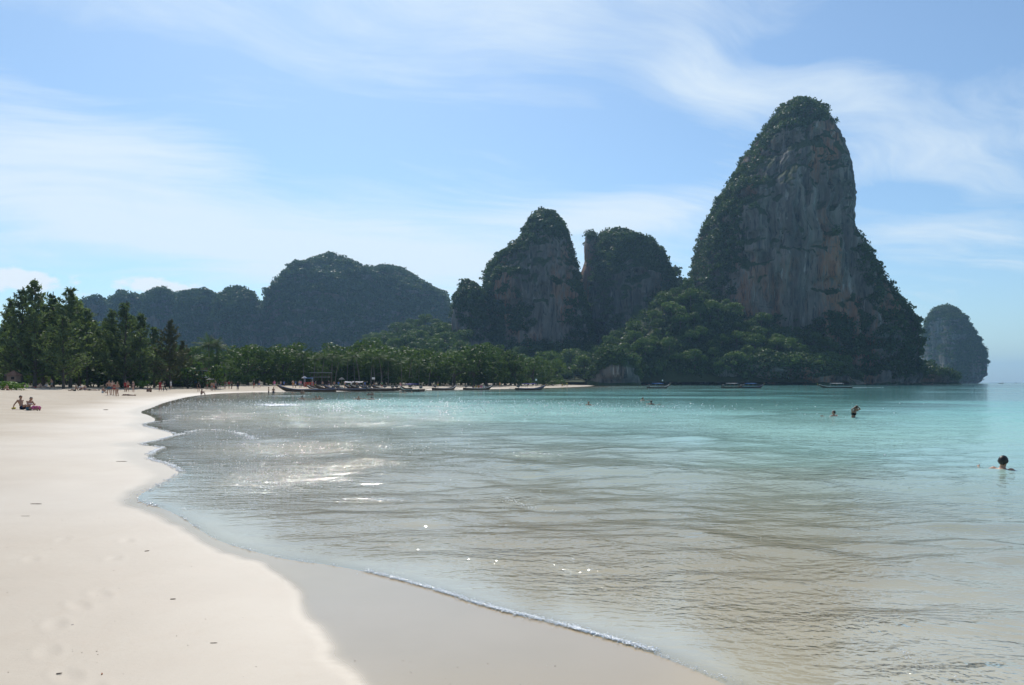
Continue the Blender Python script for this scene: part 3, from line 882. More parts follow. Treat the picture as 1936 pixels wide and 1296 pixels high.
# rusty sea cliff under the jungle slope
V, Q, o = karst('sea_cliff', 520, [(1185, 690), (1170, 712), (1160, 735)], [(1560, 672), (1600, 690), (1640, 715), (1650, 735)], (1400, 662), 52, 40, 60, 420, ROCK, flute=4, fine=1.3, seed=47, shape=3.2, front_p=5, label='low grey and rust sea cliff under the jungle slope')
overgrow('sea_cliff_bushes', V, Q, 4200, 1.8, 4.0, KR, 'bushes hanging over the low sea cliff', 0.30, lambda p: 0.4 * sstep(12, 22, p[:, 2]))

# far hills on the left
FAR = []
def hill(name, D, left, right, top, front, back, seed, label, n, mat=ROCK_GREEN, nz=90, nt=200, **kw):
    V, Q, o = karst(name, D, left, right, top, front, back, nz, nt, mat, flute=kw.pop('flute', 9), fine=2.2, seed=seed, shape=2.3, front_p=kw.pop('front_p', 2.2), notch=False, skirt=.25, label=label)
    overgrow(name + '_woods', V, Q, n, 3.4, 7.0, KR, 'woods covering the ' + label, kw.pop('nz0', 0.02), kw.pop('extra', None))
hill('far_ridge', 1180, [(220, 563), (140, 580), (60, 630), (40, 735)], [(440, 560), (500, 572), (560, 590), (600, 735)], (345, 556), 60, 100, 93, 'long low hazy ridge behind the left hills', 4200)
hill('far_dome_hill', 1100, [(585, 492), (545, 508), (520, 532), (505, 550), (497, 575), (494, 620), (490, 735)],
     [(650, 489), (680, 504), (715, 520), (735, 560), (760, 640), (780, 735)], (617, 483), 110, 160, 53, 'large hazy dome hill', 6500)
hill('far_shoulder_hill', 1150, [(690, 506), (660, 525), (640, 580), (630, 735)], [(757, 510), (785, 527), (812, 545), (838, 553), (850, 575), (880, 640), (890, 735)], (728, 503), 110, 150, 57, 'long hazy shoulder right of the dome hill', 5200)
hill('far_cliff_hill', 1020, [(425, 551), (410, 565), (400, 600), (395, 735)], [(470, 552), (488, 568), (498, 592), (506, 630), (512, 735)], (448, 546), 70, 110, 59, 'hazy cliff-faced hill left of the dome hill', 3000, nz0=0.2)
hill('far_knob_hill', 1060, [(345, 556), (332, 572), (325, 735)], [(395, 552), (415, 562), (430, 620), (440, 735)], (372, 549), 70, 110, 61, 'hazy low hill with a flat wooded top', 2400)
hill('far_round_hill', 1080, [(290, 549), (277, 560), (268, 600), (262, 735)], [(318, 550), (330, 565), (338, 620), (345, 735)], (304, 544), 60, 110, 63, 'hazy round hill behind the beach pines', 2000)
hill('far_twin_hill', 1090, [(222, 556), (206, 566), (196, 620), (190, 735)], [(240, 556), (268, 563), (280, 600), (290, 735)], (231, 551), 60, 110, 67, 'hazy knobbed hill behind the beach pines', 2000)
hill('far_left_hill', 1100, [(165, 565), (140, 575), (60, 600), (-40, 640), (-90, 735)], [(192, 562), (204, 575), (215, 620), (225, 735)], (180, 559), 60, 110, 71, 'hazy hill half hidden by the tallest beach pines', 2200)

# ------------------------------------------------------------------ jungle slope between the rocks and the beach
ridge_px = [600, 650, 700, 760, 850, 900, 950, 1050, 1090, 1130, 1180, 1215, 1260, 1300, 1340, 1400, 1460, 1520, 1570, 1620]
ridge_y = [695, 668, 634, 614, 606, 645, 662, 672, 676, 650, 612, 577, 538, 522, 552, 588, 600, 620, 658, 696]
def slope_D1(p): return np.interp(p, [600, 850, 950, 1100, 1300, 1620], [700, 680, 600, 545, 545, 530])
def slope_D0(p): return np.interp(p, [600, 850, 950, 1050, 1100, 1150, 1620], [430, 430, 420, 420, 440, 462, 476])
def slope_z(X, D):
    p = X / D * F + CX
    d1 = slope_D1(p); d0 = slope_D0(p)
    top = EYE + (HY - np.interp(p, ridge_px, ridge_y)) / F * d1 - 9.0
    t = np.clip((D - d0) / (d1 - d0), 0, 1)
    z = 2.0 + np.maximum(top - 2.0, 0) * (0.25 * np.sqrt(t) + 0.75 * t ** 1.15) + 2.5 * fbm(X * .03, D * .03, oct=3, seed=5) * np.minimum(t * 4, 1)
    z = z - 40 * sstep(0, 90, D - d1) ** 1.3
    return z
pp = np.linspace(590, 1630, 200); tt = np.linspace(0, 1, 80)
PPg, TTg = np.meshgrid(pp, tt, indexing='ij')
Dg = slope_D0(PPg) - 4 + TTg * (slope_D1(PPg) + 95 - slope_D0(PPg))
Xg = (PPg - CX) / F * Dg
Zg = slope_z(Xg, Dg)
edge = np.minimum(sstep(590, 620, PPg), sstep(1630, 1600, PPg)); Zg = Zg * edge - 5 * (1 - edge)
Vs = np.stack([Xg, Dg, Zg], -1).reshape(-1, 3)
i = np.arange(199)[:, None]; j = np.arange(79)[None]
Qs = np.stack([i * 80 + j, (i + 1) * 80 + j, (i + 1) * 80 + j + 1, i * 80 + j + 1], -1).reshape(-1, 4)
m, gg, out = new_mat('forest_floor')
pos = gg.n('ShaderNodeNewGeometry').outputs['Position']
m.node_tree.links.new(principled(gg, gg.mix(gg.noise(pos, .3, 4, .6), (0.02, 0.032, 0.012), (0.06, 0.07, 0.03)), 0.9, 0.1), out.inputs[0])
FLOOR = m
tag(obj('hillside', np_mesh('hillside', Vs, Qs, smooth=True), m), 'jungle hillside climbing from the beach to the foot of the towers', kind='structure')
overgrow('hillside_undergrowth', Vs, Qs, 5200, 2.6, 5.2, KR, 'dense undergrowth of the jungle hillside', -0.5, vis_only=False)

# ------------------------------------------------------------------ trees
LEAF_JUNGLE = foliage('jungle_leaves', (0.026, 0.055, 0.015), (0.12, 0.18, 0.045), 0.36, 0.4)
LEAF_BROAD = foliage('broad_leaves', (0.024, 0.050, 0.014), (0.11, 0.165, 0.042), 0.36, 0.45)
LEAF_PINE = foliage('casuarina_needles', (0.045, 0.072, 0.038), (0.20, 0.25, 0.12), 0.45, 0.3)
LEAF_RUST = foliage('rusty_needles', (0.032, 0.040, 0.018), (0.115, 0.110, 0.050), 0.3, 0.3)
LEAF_PALM = foliage('palm_fronds', (0.030, 0.055, 0.018), (0.10, 0.15, 0.045), 0.3, 0.3, 0.6)
LEAF_LIME = foliage('lime_leaves', (0.07, 0.13, 0.02), (0.16, 0.26, 0.05), 0.35, 0.3)
BARK = simple('bark', (0.10, 0.085, 0.07), 0.9, 0.1, 0.3, 2.0)
BARK_PALE = simple('palm_bark', (0.17, 0.15, 0.13), 0.9, 0.1, 0.25, 3.0)

def trunk_mesh(name, H, r, rng, lean=0.05, limbs=(), seg=8):
    bm = bmesh.new()
    pts, rr = [], []
    lx, ly = rng.normal(0, lean, 2)
    for k in range(7):
        t = k / 6
        pts.append((lx * H * t * t + 0.15 * math.sin(t * 5 + lx * 30) * min(H / 12, 1), ly * H * t * t, H * t - (0.4 if k == 0 else 0)))
        rr.append(r * (1.25 if k == 0 else 1) * (1 - 0.78 * t))
    bm_tube(bm, pts, rr, seg)
    for (a, b, ra) in limbs:
        a, b = Vector(a), Vector(b)
        mid = a.lerp(b, .5) + Vector((0, 0, -0.08 * (b - a).length))
        bm_tube(bm, [a, mid, b], [ra, ra * .7, ra * .25], 5, cap=False)
    return bm_done(bm, name)

def make_tree_kind(kind, variants, seed):
    res = []
    for v in range(variants):
        rg = np.random.default_rng(seed + v)
        if kind == 'jungle':      # crown of 1 unit radius about 10 m tall tree
            H = 11.0; n = 13; lumps, limbs = [((0, 0, 8.3), (2.6, 2.6, 2.0))], []
            for k in range(n):
                a = k * 2.4 + rg.uniform(-.5, .5); q = rg.uniform(1.6, 4.3); zc = 8.6 - 0.19 * q * q + rg.uniform(-.7, 1.3)
                rr = rg.uniform(1.2, 2.1); lumps.append(((q * math.cos(a), q * math.sin(a), zc), (rr, rr, rr * .75)))
                if k % 2 == 0: limbs.append(((0, 0, 5.0 + .12 * k), (q * .8 * math.cos(a), q * .8 * math.sin(a), zc), .13))
            cr = crown('crown', rg, lumps, 26, 0.62, 1.0, .55); tm = trunk_mesh('trunk', 8.0, .32, rg, .03, limbs, 6); lm = LEAF_JUNGLE
        elif kind == 'broad':
            H = 11.0; lumps, limbs = [((0, 0, 7.5), (3.2, 3.2, 2.6))], []
            for k in range(30):
                a = k * 2.4 + rg.uniform(-.4, .4); e = math.asin(rg.uniform(-.85, .95)); q = 4.3 * math.cos(e) ** .8; zc = 5.7 + 4.6 * math.sin(e) + rg.uniform(-.5, .5)
                rr = rg.uniform(1.0, 1.9); lumps.append(((q * math.cos(a), q * math.sin(a), zc), (rr, rr, rr * .7)))
                if k % 3 == 0: limbs.append(((0, 0, 2.6 + .08 * k), (q * .85 * math.cos(a), q * .85 * math.sin(a), zc), .14))
            cr = crown('crown', rg, lumps, 40, 0.46, 1.0, .6); tm = trunk_mesh('trunk', 7.5, .36, rg, .04, limbs, 7); lm = LEAF_BROAD
        else:                     # casuarina: feathery drooping sprays on rising branches, 18 m
            H = 18.0; C, N, T, limbs = [], [], [], []
            nb = 58
            for k in range(nb):
                t = (k + rg.uniform(0, 1)) / nb; zb = 1.6 + (H - 2.2) * t
                Lb = (4.7 * (1 - t) ** .8 + .35) * rg.uniform(.45, 1.3); a = k * 2.4 + rg.uniform(-.5, .5)
                rise = rg.uniform(.35, 1.05)
                end = np.array([Lb * math.cos(a), Lb * math.sin(a), zb + Lb * rise]); st0 = np.array([0, 0, zb])
                limbs.append((tuple(st0), tuple(end), .05 + .05 * (1 - t)))
                kk = int(30 + 44 * Lb / 4)
                u = rg.uniform(.12, 1.08, kk) ** .8
                pt = st0 + (end - st0) * u[:, None] + rg.normal(0, .11 + .13 * (1 - t), (kk, 3)); pt[:, 2] -= rg.uniform(0, .5, kk)
                C.append(pt); N.append(np.tile([math.cos(a), math.sin(a), .4], (kk, 1))); T.append(np.clip(rg.normal(.5, .2, kk) + .15 * rg.normal(), 0, 1))
            C, N, T = np.concatenate(C), np.concatenate(N), np.concatenate(T)
            Vv, Fv = leaves_mesh('crown', C, N, .19, rg, 4.2, .9, droop=.35)
            cr = np_mesh('crown', Vv, Fv, {'tint': np.repeat(T, 4)})
            tm = trunk_mesh('trunk', H, .26, rg, .02, limbs, 7); lm = LEAF_PINE
        cr.materials.append(lm); tm.materials.append(BARK)
        res.append((cr, tm))
    return res
KJ = make_tree_kind('jungle', 6, 200); KB = make_tree_kind('broad', 5, 300); KC = make_tree_kind('pine', 4, 400)

def plant_tree(name, kind, v, loc, s, sz, rz, label, group, mat=None):
    e = empty(name, loc, rz); e.scale = (s, s, sz)
    cr, tm = kind[v % len(kind)]
    c = bpy.data.objects.new('crown', cr); link(c, e); t = bpy.data.objects.new('trunk', tm); link(t, e)
    if mat is not None:
        c.material_slots[0].link = 'OBJECT'; c.material_slots[0].material = mat
    tag(e, label, 'tree', group)
    return e

TR = np.random.default_rng(77)
# beach pines on the left
for k, (px, top, D, sw, mat, lab) in enumerate([
        (22, 556, 143, 1.0, None, 'leftmost feathery beach pine, over the coconut palm'),
        (42, 536, 140, .9, None, 'slim beach pine beside the tallest one at far left'),
        (66, 520, 138, 1.05, None, 'tallest feathery beach pine at the left of the beach'),
        (100, 546, 146, 1.15, None, 'dense beach pine just right of the tallest one'),
        (133, 535, 142, 1.1, None, 'second tallest beach pine, dark, with a forked top'),
        (120, 590, 131, 1.2, None, 'broad lighter beach pine in front of the dark ones'),
        (165, 575, 148, 1.05, None, 'beach pine leaning to the gap in the row'),
        (186, 610, 155, .95, None, 'low beach pine filling the gap in the row'),
        (212, 580, 150, .95, None, 'beach pine at the right of the gap in the row'),
        (236, 563, 148, 1.1, None, 'pointed dark beach pine in the middle of the row'),
        (266, 585, 152, 1.1, None, 'bushy beach pine right of the pointed one'),
        (322, 598, 158, 1.05, LEAF_RUST, 'brownish beach pine at the right end of the row'),
        (345, 640, 166, 1.0, LEAF_RUST, 'low brownish beach pine behind the beach bar'),
        (10, 600, 150, 1.2, None, 'wide low beach pine at the left edge behind the palm'),
        (82, 565, 150, 1.2, None, 'beach pine filling in behind the tallest one'),
        (150, 560, 156, 1.15, None, 'beach pine behind the forked one'),
        (200, 600, 162, 1.25, None, 'broad beach pine at the back of the gap'),
        (250, 590, 160, 1.2, None, 'beach pine behind the pointed one'),
        (292, 612, 162, 1.15, None, 'short beach pine between the bushy and the brownish one')]):
    x_ = (px - CX) / F * D; gz = float(ground_z(x_, D)[0])
    Hh = EYE + (HY - top) / F * D - gz
    plant_tree('beach_pine', KC, k, (x_, D, gz), sw * Hh / 18 * 1.0, Hh / 18.6, TR.uniform(0, 6.28), lab, 'beach pines left of the bay', mat)

# leafy trees behind the beach
def base_D(p): return np.interp(p, [-50, 330, 420, 500, 600, 700, 800, 900, 1000, 1050, 1100], [190, 190, 186, 205, 218, 228, 244, 266, 304, 336, 380])
top_px = [-40, 60, 200, 330, 400, 430, 465, 500, 530, 570, 600, 650, 700, 750, 800, 850, 900, 930, 960, 1000, 1030, 1060, 1100]
top_y = [640, 640, 650, 660, 672, 684, 656, 668, 656, 666, 664, 662, 662, 668, 668, 662, 652, 656, 674, 680, 684, 692, 706]
named = [(425, 682, 186, 'round pale green tree beside the beach bar'), (468, 655, 196, 'tall dark leafy tree between the palms and the beach bar'),
         (500, 672, 204, 'dark spreading tree left of the moored boats'), (535, 657, 206, 'wide dark tree right behind the leading moored boat'),
         (562, 672, 212, 'brownish tree beside the open pavilion')]
for k, (px, top, D, lab) in enumerate(named):
    x_ = (px - CX) / F * D; gz = float(ground_z(x_, D)[0]); Hh = EYE + (HY - top) / F * D - gz
    plant_tree('beach_tree', KB, k, (x_, D, gz), Hh / 10.6 * (1.25 if k != 0 else 1.35), Hh / 10.6, TR.uniform(0, 6.28), lab, 'leafy trees behind the beach')
cnt = 0
for row, (dd_, step, hs) in enumerate([(0, 27, .80), (16, 25, .95), (34, 24, 1.04)]):
    p = -30 + row * 9
    while p < 1100:
        pj = p + TR.uniform(-7, 7); p += step
        if row == 0 and (395 < pj < 585 or pj < 300): continue
        D = float(base_D(pj)) + dd_ + TR.uniform(-4, 4)
        x_ = (pj - CX) / F * D; gz = float(ground_z(x_, D)[0])
        if gz < 0.5: continue
        Hh = (EYE + (HY - np.interp(pj, top_px, top_y)) / F * D - gz) * hs * (TR.uniform(.6, 1.0) if TR.uniform() < .6 else TR.uniform(1.0, 1.3))
        Hh = max(Hh, 4.5)
        zn = [z_ for lim_, z_ in ((100, 'behind the tallest beach pines'), (230, 'behind the gap in the beach pines'), (400, 'behind the brownish beach pine'), (520, 'left of the moored boats'), (600, 'behind the pavilion'),
              (700, 'behind the middle of the moored row'), (800, 'behind the end of the moored row'), (870, 'behind the small dark longtail'), (960, 'behind the passenger boat'), (1040, 'behind the high-bowed longtail'), (9999, 'at the far right end of the sand')) if pj < lim_][0]
        zone = zn; lr = ('front', 'middle', 'back')[row]
        plant_tree('beach_tree', KB, cnt, (x_, D, gz - .1), min(Hh / 10.6 * TR.uniform(1.0, 1.35), 1.5), Hh / 10.6, TR.uniform(0, 6.28),
                   'leafy tree in the %s row ' % lr + zone, 'wood behind the beach')
        cnt += 1

# jungle trees on the hillside
placed = []
tries = 0
while len(placed) < 230 and tries < 6000:
    tries += 1
    pj = TR.uniform(645, 1600)
    d0, d1 = float(slope_D0(pj)), float(slope_D1(pj))
    t = TR.uniform(.03, 1.02); D = d0 + t * (d1 - d0)
    x_ = (pj - CX) / F * D
    if 930 < pj < 1095 and TR.uniform() < .6: continue
    if any((x_ - a) ** 2 + (D - b) ** 2 < 62 for a, b in placed): continue
    placed.append((x_, D))
    gz = float(slope_z(np.array([x_]), np.array([D]))[0])
    sc_ = TR.uniform(.7, 1.55)
    zone = [z_ for lim_, z_ in ((760, 'under the long hazy shoulder'), (850, 'left of the grey pinnacle'), (930, 'under the grey pinnacle'), (1100, 'under the pointed peak'), (1220, 'behind the small rock ending the beach'),
            (1320, 'in the saddle left of the tallest tower'), (1440, 'under the left part of the tallest tower'), (9999, 'under the right part of the tallest tower')) if pj < lim_][0]
    big_ = 'tall' if sc_ > 1.12 else 'small'; band_ = 'low' if t < .33 else ('halfway up' if t < .66 else 'high')
    plant_tree('jungle_tree', KJ, len(placed), (x_, D, gz - .5), sc_ * TR.uniform(.9, 1.2), sc_, TR.uniform(0, 6.28),
               '%s jungle tree %s on the hillside ' % (big_, band_) + zone, 'jungle trees on the hillside')

# coconut palms: every frond a leaf of its own
def frond_mesh(rng, L, droop):
    n = 16; pts = []
    for k in range(n + 1):
        t = k / n; pts.append(np.array([L * (t - .12 * droop * t * t), 0, L * (.38 * t - droop * t * t)]))
    V, Fq = [], []
    for k in range(n):
        a, b = pts[k], pts[k + 1]; w = .035 * (1 - k / n) + .01
        q = len(V); V += [a + [0, -w, 0], a + [0, w, 0], b + [0, w, 0], b + [0, -w, 0]]; Fq.append((q, q + 1, q + 2, q + 3))
        if k < 1: continue
        t = k / n; ll = L * .30 * (math.sin(math.pi * min(t * .92 + .1, 1)) ** .6)
        for sd in (-1, 1):
            for hh_ in (0, .5):
                o0 = a + (b - a) * hh_; tip = o0 + np.array([ll * .45, sd * ll * .75, -ll * rng.uniform(.30, .75)])
                dv = (b - a) * .34; q = len(V)
                V += [o0, o0 + dv, tip + dv * .15, tip]; Fq.append((q, q + 1, q + 2, q + 3))
    me = np_mesh('frond', np.array(V), np.array(Fq), {'tint': np.full(len(V), rng.uniform(.2, .9))})
    me.materials.append(LEAF_PALM); return me
FR_ = [frond_mesh(np.random.default_rng(500 + k), L, dr) for k, (L, dr) in enumerate([(4.2, .35), (4.0, .62), (3.7, .95), (4.3, .18), (3.2, 1.25)])]
def palm_trunk(rng, H, lean):
    bm = bmesh.new(); pts, rr = [], []
    for k in range(11):
        t = k / 10; pts.append((lean * H * t ** 1.8, 0, H * t - (.4 if k == 0 else 0))); rr.append((.24 if k == 0 else .17) - .06 * t + (.012 if k % 2 else 0))
    bm_tube(bm, pts, rr, 7); me = bm_done(bm, 'trunk'); me.materials.append(BARK_PALE); return me
PT = [(palm_trunk(None, 10.0, l), l) for l in (.05, .16, -.12)]
def palm(loc, H, v, rz, label, group, rng, n=19):
    e = empty('coconut_palm', loc, rz); s = H / 12.0; e.scale = (s, s, s); tag(e, label, 'palm', group)
    tm, ln = PT[v % 3]; t = bpy.data.objects.new('trunk', tm); link(t, e); t.data.shade_smooth()
    for k in range(n):
        f = bpy.data.objects.new('frond', FR_[(k * 2 + v) % 5]); link(f, e)
        f.location = (ln * 10, 0, 9.9)
        el_ = .75 - 1.25 * (k / n)
        f.rotation_euler = (rng.uniform(-.25, .25), -el_, k * 2.4 + rng.uniform(-.2, .2))
    return e
for (px, top, D, lab) in [(-14, 632, 112, 'coconut palm at the left edge of the picture'), (383, 668, 172, 'coconut palm standing in front of the beach bar'),
                          (396, 636, 182, 'tallest coconut palm above the beach bar'), (411, 642, 184, 'coconut palm right of the tallest one above the beach bar')]:
    x_ = (px - CX) / F * D; gz = float(ground_z(x_, D)[0])
    palm((x_, D, gz), (EYE + (HY - top) / F * D - gz), int(px) % 3, TR.uniform(0, 6.28), lab, 'coconut palms', TR)
for k in range(26):
    pj = 580 + k * 14.5 + TR.uniform(-6, 6) if k < 20 else 380 + (k - 20) * 9 + TR.uniform(-4, 4)
    D = float(base_D(pj)) + TR.uniform(-13, -3)
    x_ = (pj - CX) / F * D; gz = float(ground_z(x_, D)[0])
    top = (655 if k < 14 else 672) + TR.uniform(0, 26)
    palm((x_, D, gz - .1), max(EYE + (HY - top) / F * D - gz, 5.0), k, TR.uniform(0, 6.28),
         'coconut palm in the grove ' + ('beside the pavilion' if pj < 640 else 'behind the awnings' if pj < 700 else 'right of the notice board' if pj < 760 else 'behind the violet canopy boat' if pj < 810 else 'behind the small dark longtail') if k < 20 else 'coconut palm in the clump behind the beach bar', 'coconut palms', TR, 15)

# shrubs under the pines and along the back of the beach
SH = []
for i in range(3):
    rg = np.random.default_rng(600 + i)
    lumps = [((rg.uniform(-1, 1), rg.uniform(-1, 1), rg.uniform(.5, 1.5)), (rg.uniform(.5, .9),) * 2 + (rg.uniform(.45, .8),)) for k in range(9)]
    me_ = crown('foliage', rg, lumps, 70, .26, 1.2, .7); me_.materials.append(LEAF_BROAD); SH.append(me_)
def shrub(px, D, s, label, group, v, mat=None, sz=None):
    x_ = (px - CX) / F * D; gz = float(ground_z(x_, D)[0])
    e = empty('shrub', (x_, D, gz - .1), TR.uniform(0, 6.28)); e.scale = (s, s, sz or s); tag(e, label, 'shrub', group)
    f = bpy.data.objects.new('foliage', SH[v % 3]); link(f, e)
    bm = bmesh.new()
    for k in range(4): bm_tube(bm, [(0, 0, -.1), (.3 * math.cos(k * 1.6), .3 * math.sin(k * 1.6), .7), (.7 * math.cos(k * 1.6), .7 * math.sin(k * 1.6), 1.3)], [.05, .035, .015], 5, False)
    st_ = obj('stem', bm_done(bm, 'stem'), BARK, e)
    if mat: f.material_slots[0].link = 'OBJECT'; f.material_slots[0].material = mat
shrub(5, 112, 1.25, 'bright green shrub at the left edge behind a sunbather', 'bright shrubs', 0, LEAF_LIME, .7)
shrub(24, 113, 1.05, 'smaller bright green shrub beside the one at the left edge', 'bright shrubs', 1, LEAF_LIME, .65)
shrub(270, 150, 1.0, 'single bright green shrub under the pointed pines', 'bright shrubs', 2, LEAF_LIME, .9)
for k in range(34):
    pj = -20 + k * 13.0 + TR.uniform(-4, 4)
    shrub(pj, 150 + TR.uniform(0, 24) + (10 if pj > 330 else 0), TR.uniform(1.6, 2.6), 'dark shrub under the beach pines ' + ('at the left edge' if pj < 40 else 'below the tallest ones' if pj < 110 else 'below the forked one' if pj < 165 else 'in the gap of the row' if pj < 225 else 'below the pointed one' if pj < 280 else 'below the brownish one' if pj < 340 else 'beside the beach bar'), 'dark shrubs under the beach pines', k, None, TR.uniform(1.6, 2.9))
for k in range(40):
    pj = 440 + k * 16.0 + TR.uniform(-4, 4)
    shrub(pj, float(base_D(pj)) - 5 + TR.uniform(-3, 8), TR.uniform(1.1, 2.0), 'dark shrub at the edge of the wood ' + ('beside the pale round tree' if pj < 480 else 'by the bow of the leading boat' if pj < 560 else 'beside the pavilion' if pj < 630 else 'behind the awnings' if pj < 700 else 'right of the notice board' if pj < 770 else 'behind the violet canopy boat' if pj < 830 else 'behind the passenger boat' if pj < 940 else 'behind the high-bowed boat' if pj < 1030 else 'at the end of the sand'), 'dark shrubs along the wood', k, None, TR.uniform(1.0, 1.9))

# ------------------------------------------------------------------ longtail boats
WOOD_DARK = simple('dark_boat_wood', (0.075, 0.05, 0.035), 0.6, 0.3, 0.3, 1.2)
WOOD_RED = simple('brown_boat_wood', (0.085, 0.055, 0.038), 0.55, 0.35, 0.3, 1.2)
WOOD_PALE = simple('plank_wood', (0.33, 0.25, 0.17), 0.7, 0.2, 0.25, 2.0)
PAINT_BLUE = simple('blue_paint', (0.07, 0.15, 0.36), 0.5, 0.4, 0.15)
PAINT_WHITE = simple('white_paint', (0.75, 0.75, 0.73), 0.5, 0.4, 0.08)
PAINT_TEAL = simple('teal_paint', (0.10, 0.28, 0.28), 0.5, 0.4, 0.15)
CLOTH_BLUE = simple('blue_canopy', (0.16, 0.32, 0.62), 0.8, 0.1, 0.12)
CLOTH_WHITE = simple('white_canopy', (0.74, 0.72, 0.72), 0.8, 0.1, 0.1)
CLOTH_PURPLE = simple('violet_canopy', (0.20, 0.17, 0.42), 0.8, 0.1, 0.15)
CLOTH_RED = simple('red_cloth', (0.50, 0.07, 0.05), 0.8, 0.1, 0.15)
CLOTH_YELLOW = simple('yellow_cloth', (0.62, 0.45, 0.06), 0.8, 0.1, 0.15)
CLOTH_GREEN = simple('green_cloth', (0.08, 0.32, 0.14), 0.8, 0.1, 0.15)
IRON = simple('engine_iron', (0.10, 0.10, 0.10), 0.45, 0.5, 0.3, 6.0, 0.6)

def hull_mesh(L, B):
    n = 26; rows_o, rows_i = [], []
    for k in range(n + 1):
        t = k / n; xx = -L / 2 + L * t
        b = B / 2 * (1 - max(0, (t - .45) / .55) ** 2.1) ** .9 * (0.80 + .2 * min(t / .25, 1))
        sh = .56 + .22 * max(0, .25 - t) ** 1 * 2 + 1.0 * max(0, (t - .62) / .38) ** 2.2
        ke = -.28 + 1.45 * max(0, (t - .78) / .22) ** 2.0 + .22 * max(0, .1 - t) * 4
        ke = min(ke, sh - .12); b = max(b, .035)
        xs = xx + .35 * max(0, (t - .7) / .3) ** 2
        prof = [(b, sh), (b * .97, sh * .6 + ke * .4), (b * .82, sh * .25 + ke * .75), (b * .42, ke + .03), (0, ke)]
        rows_o.append([(xs, y_, z_) for y_, z_ in prof] + [(xs, -y_, z_) for y_, z_ in prof[-2::-1]])
        w = .05; pi_ = [(max(b - w, .01), sh), (max(b - w, .01) * .95, sh * .6 + ke * .4 + .02), (max(b - w, .008) * .8, sh * .3 + ke * .7 + .06), (max(b - w, .005) * .4, ke + .12), (0, ke + .1)]
        rows_i.append([(xs, y_, z_) for y_, z_ in pi_] + [(xs, -y_, z_) for y_, z_ in pi_[-2::-1]])
    bm = bmesh.new()
    ro = [[bm.verts.new(p) for p in r_] for r_ in rows_o]; ri = [[bm.verts.new(p) for p in r_] for r_ in rows_i]
    for k in range(n):
        for j in range(8):
            bm.faces.new((ro[k][j], ro[k][j + 1], ro[k + 1][j + 1], ro[k + 1][j])); bm.faces.new((ri[k][j], ri[k + 1][j], ri[k + 1][j + 1], ri[k][j + 1]))
        for j in (0, 8):
            bm.faces.new((ro[k][j], ro[k + 1][j], ri[k + 1][j], ri[k][j]))
    for e_ in (0, n):
        for j in range(8): bm.faces.new((ro[e_][j], ro[e_][j + 1], ri[e_][j + 1], ri[e_][j]))
    return bm_done(bm, 'hull')
HULL = {}
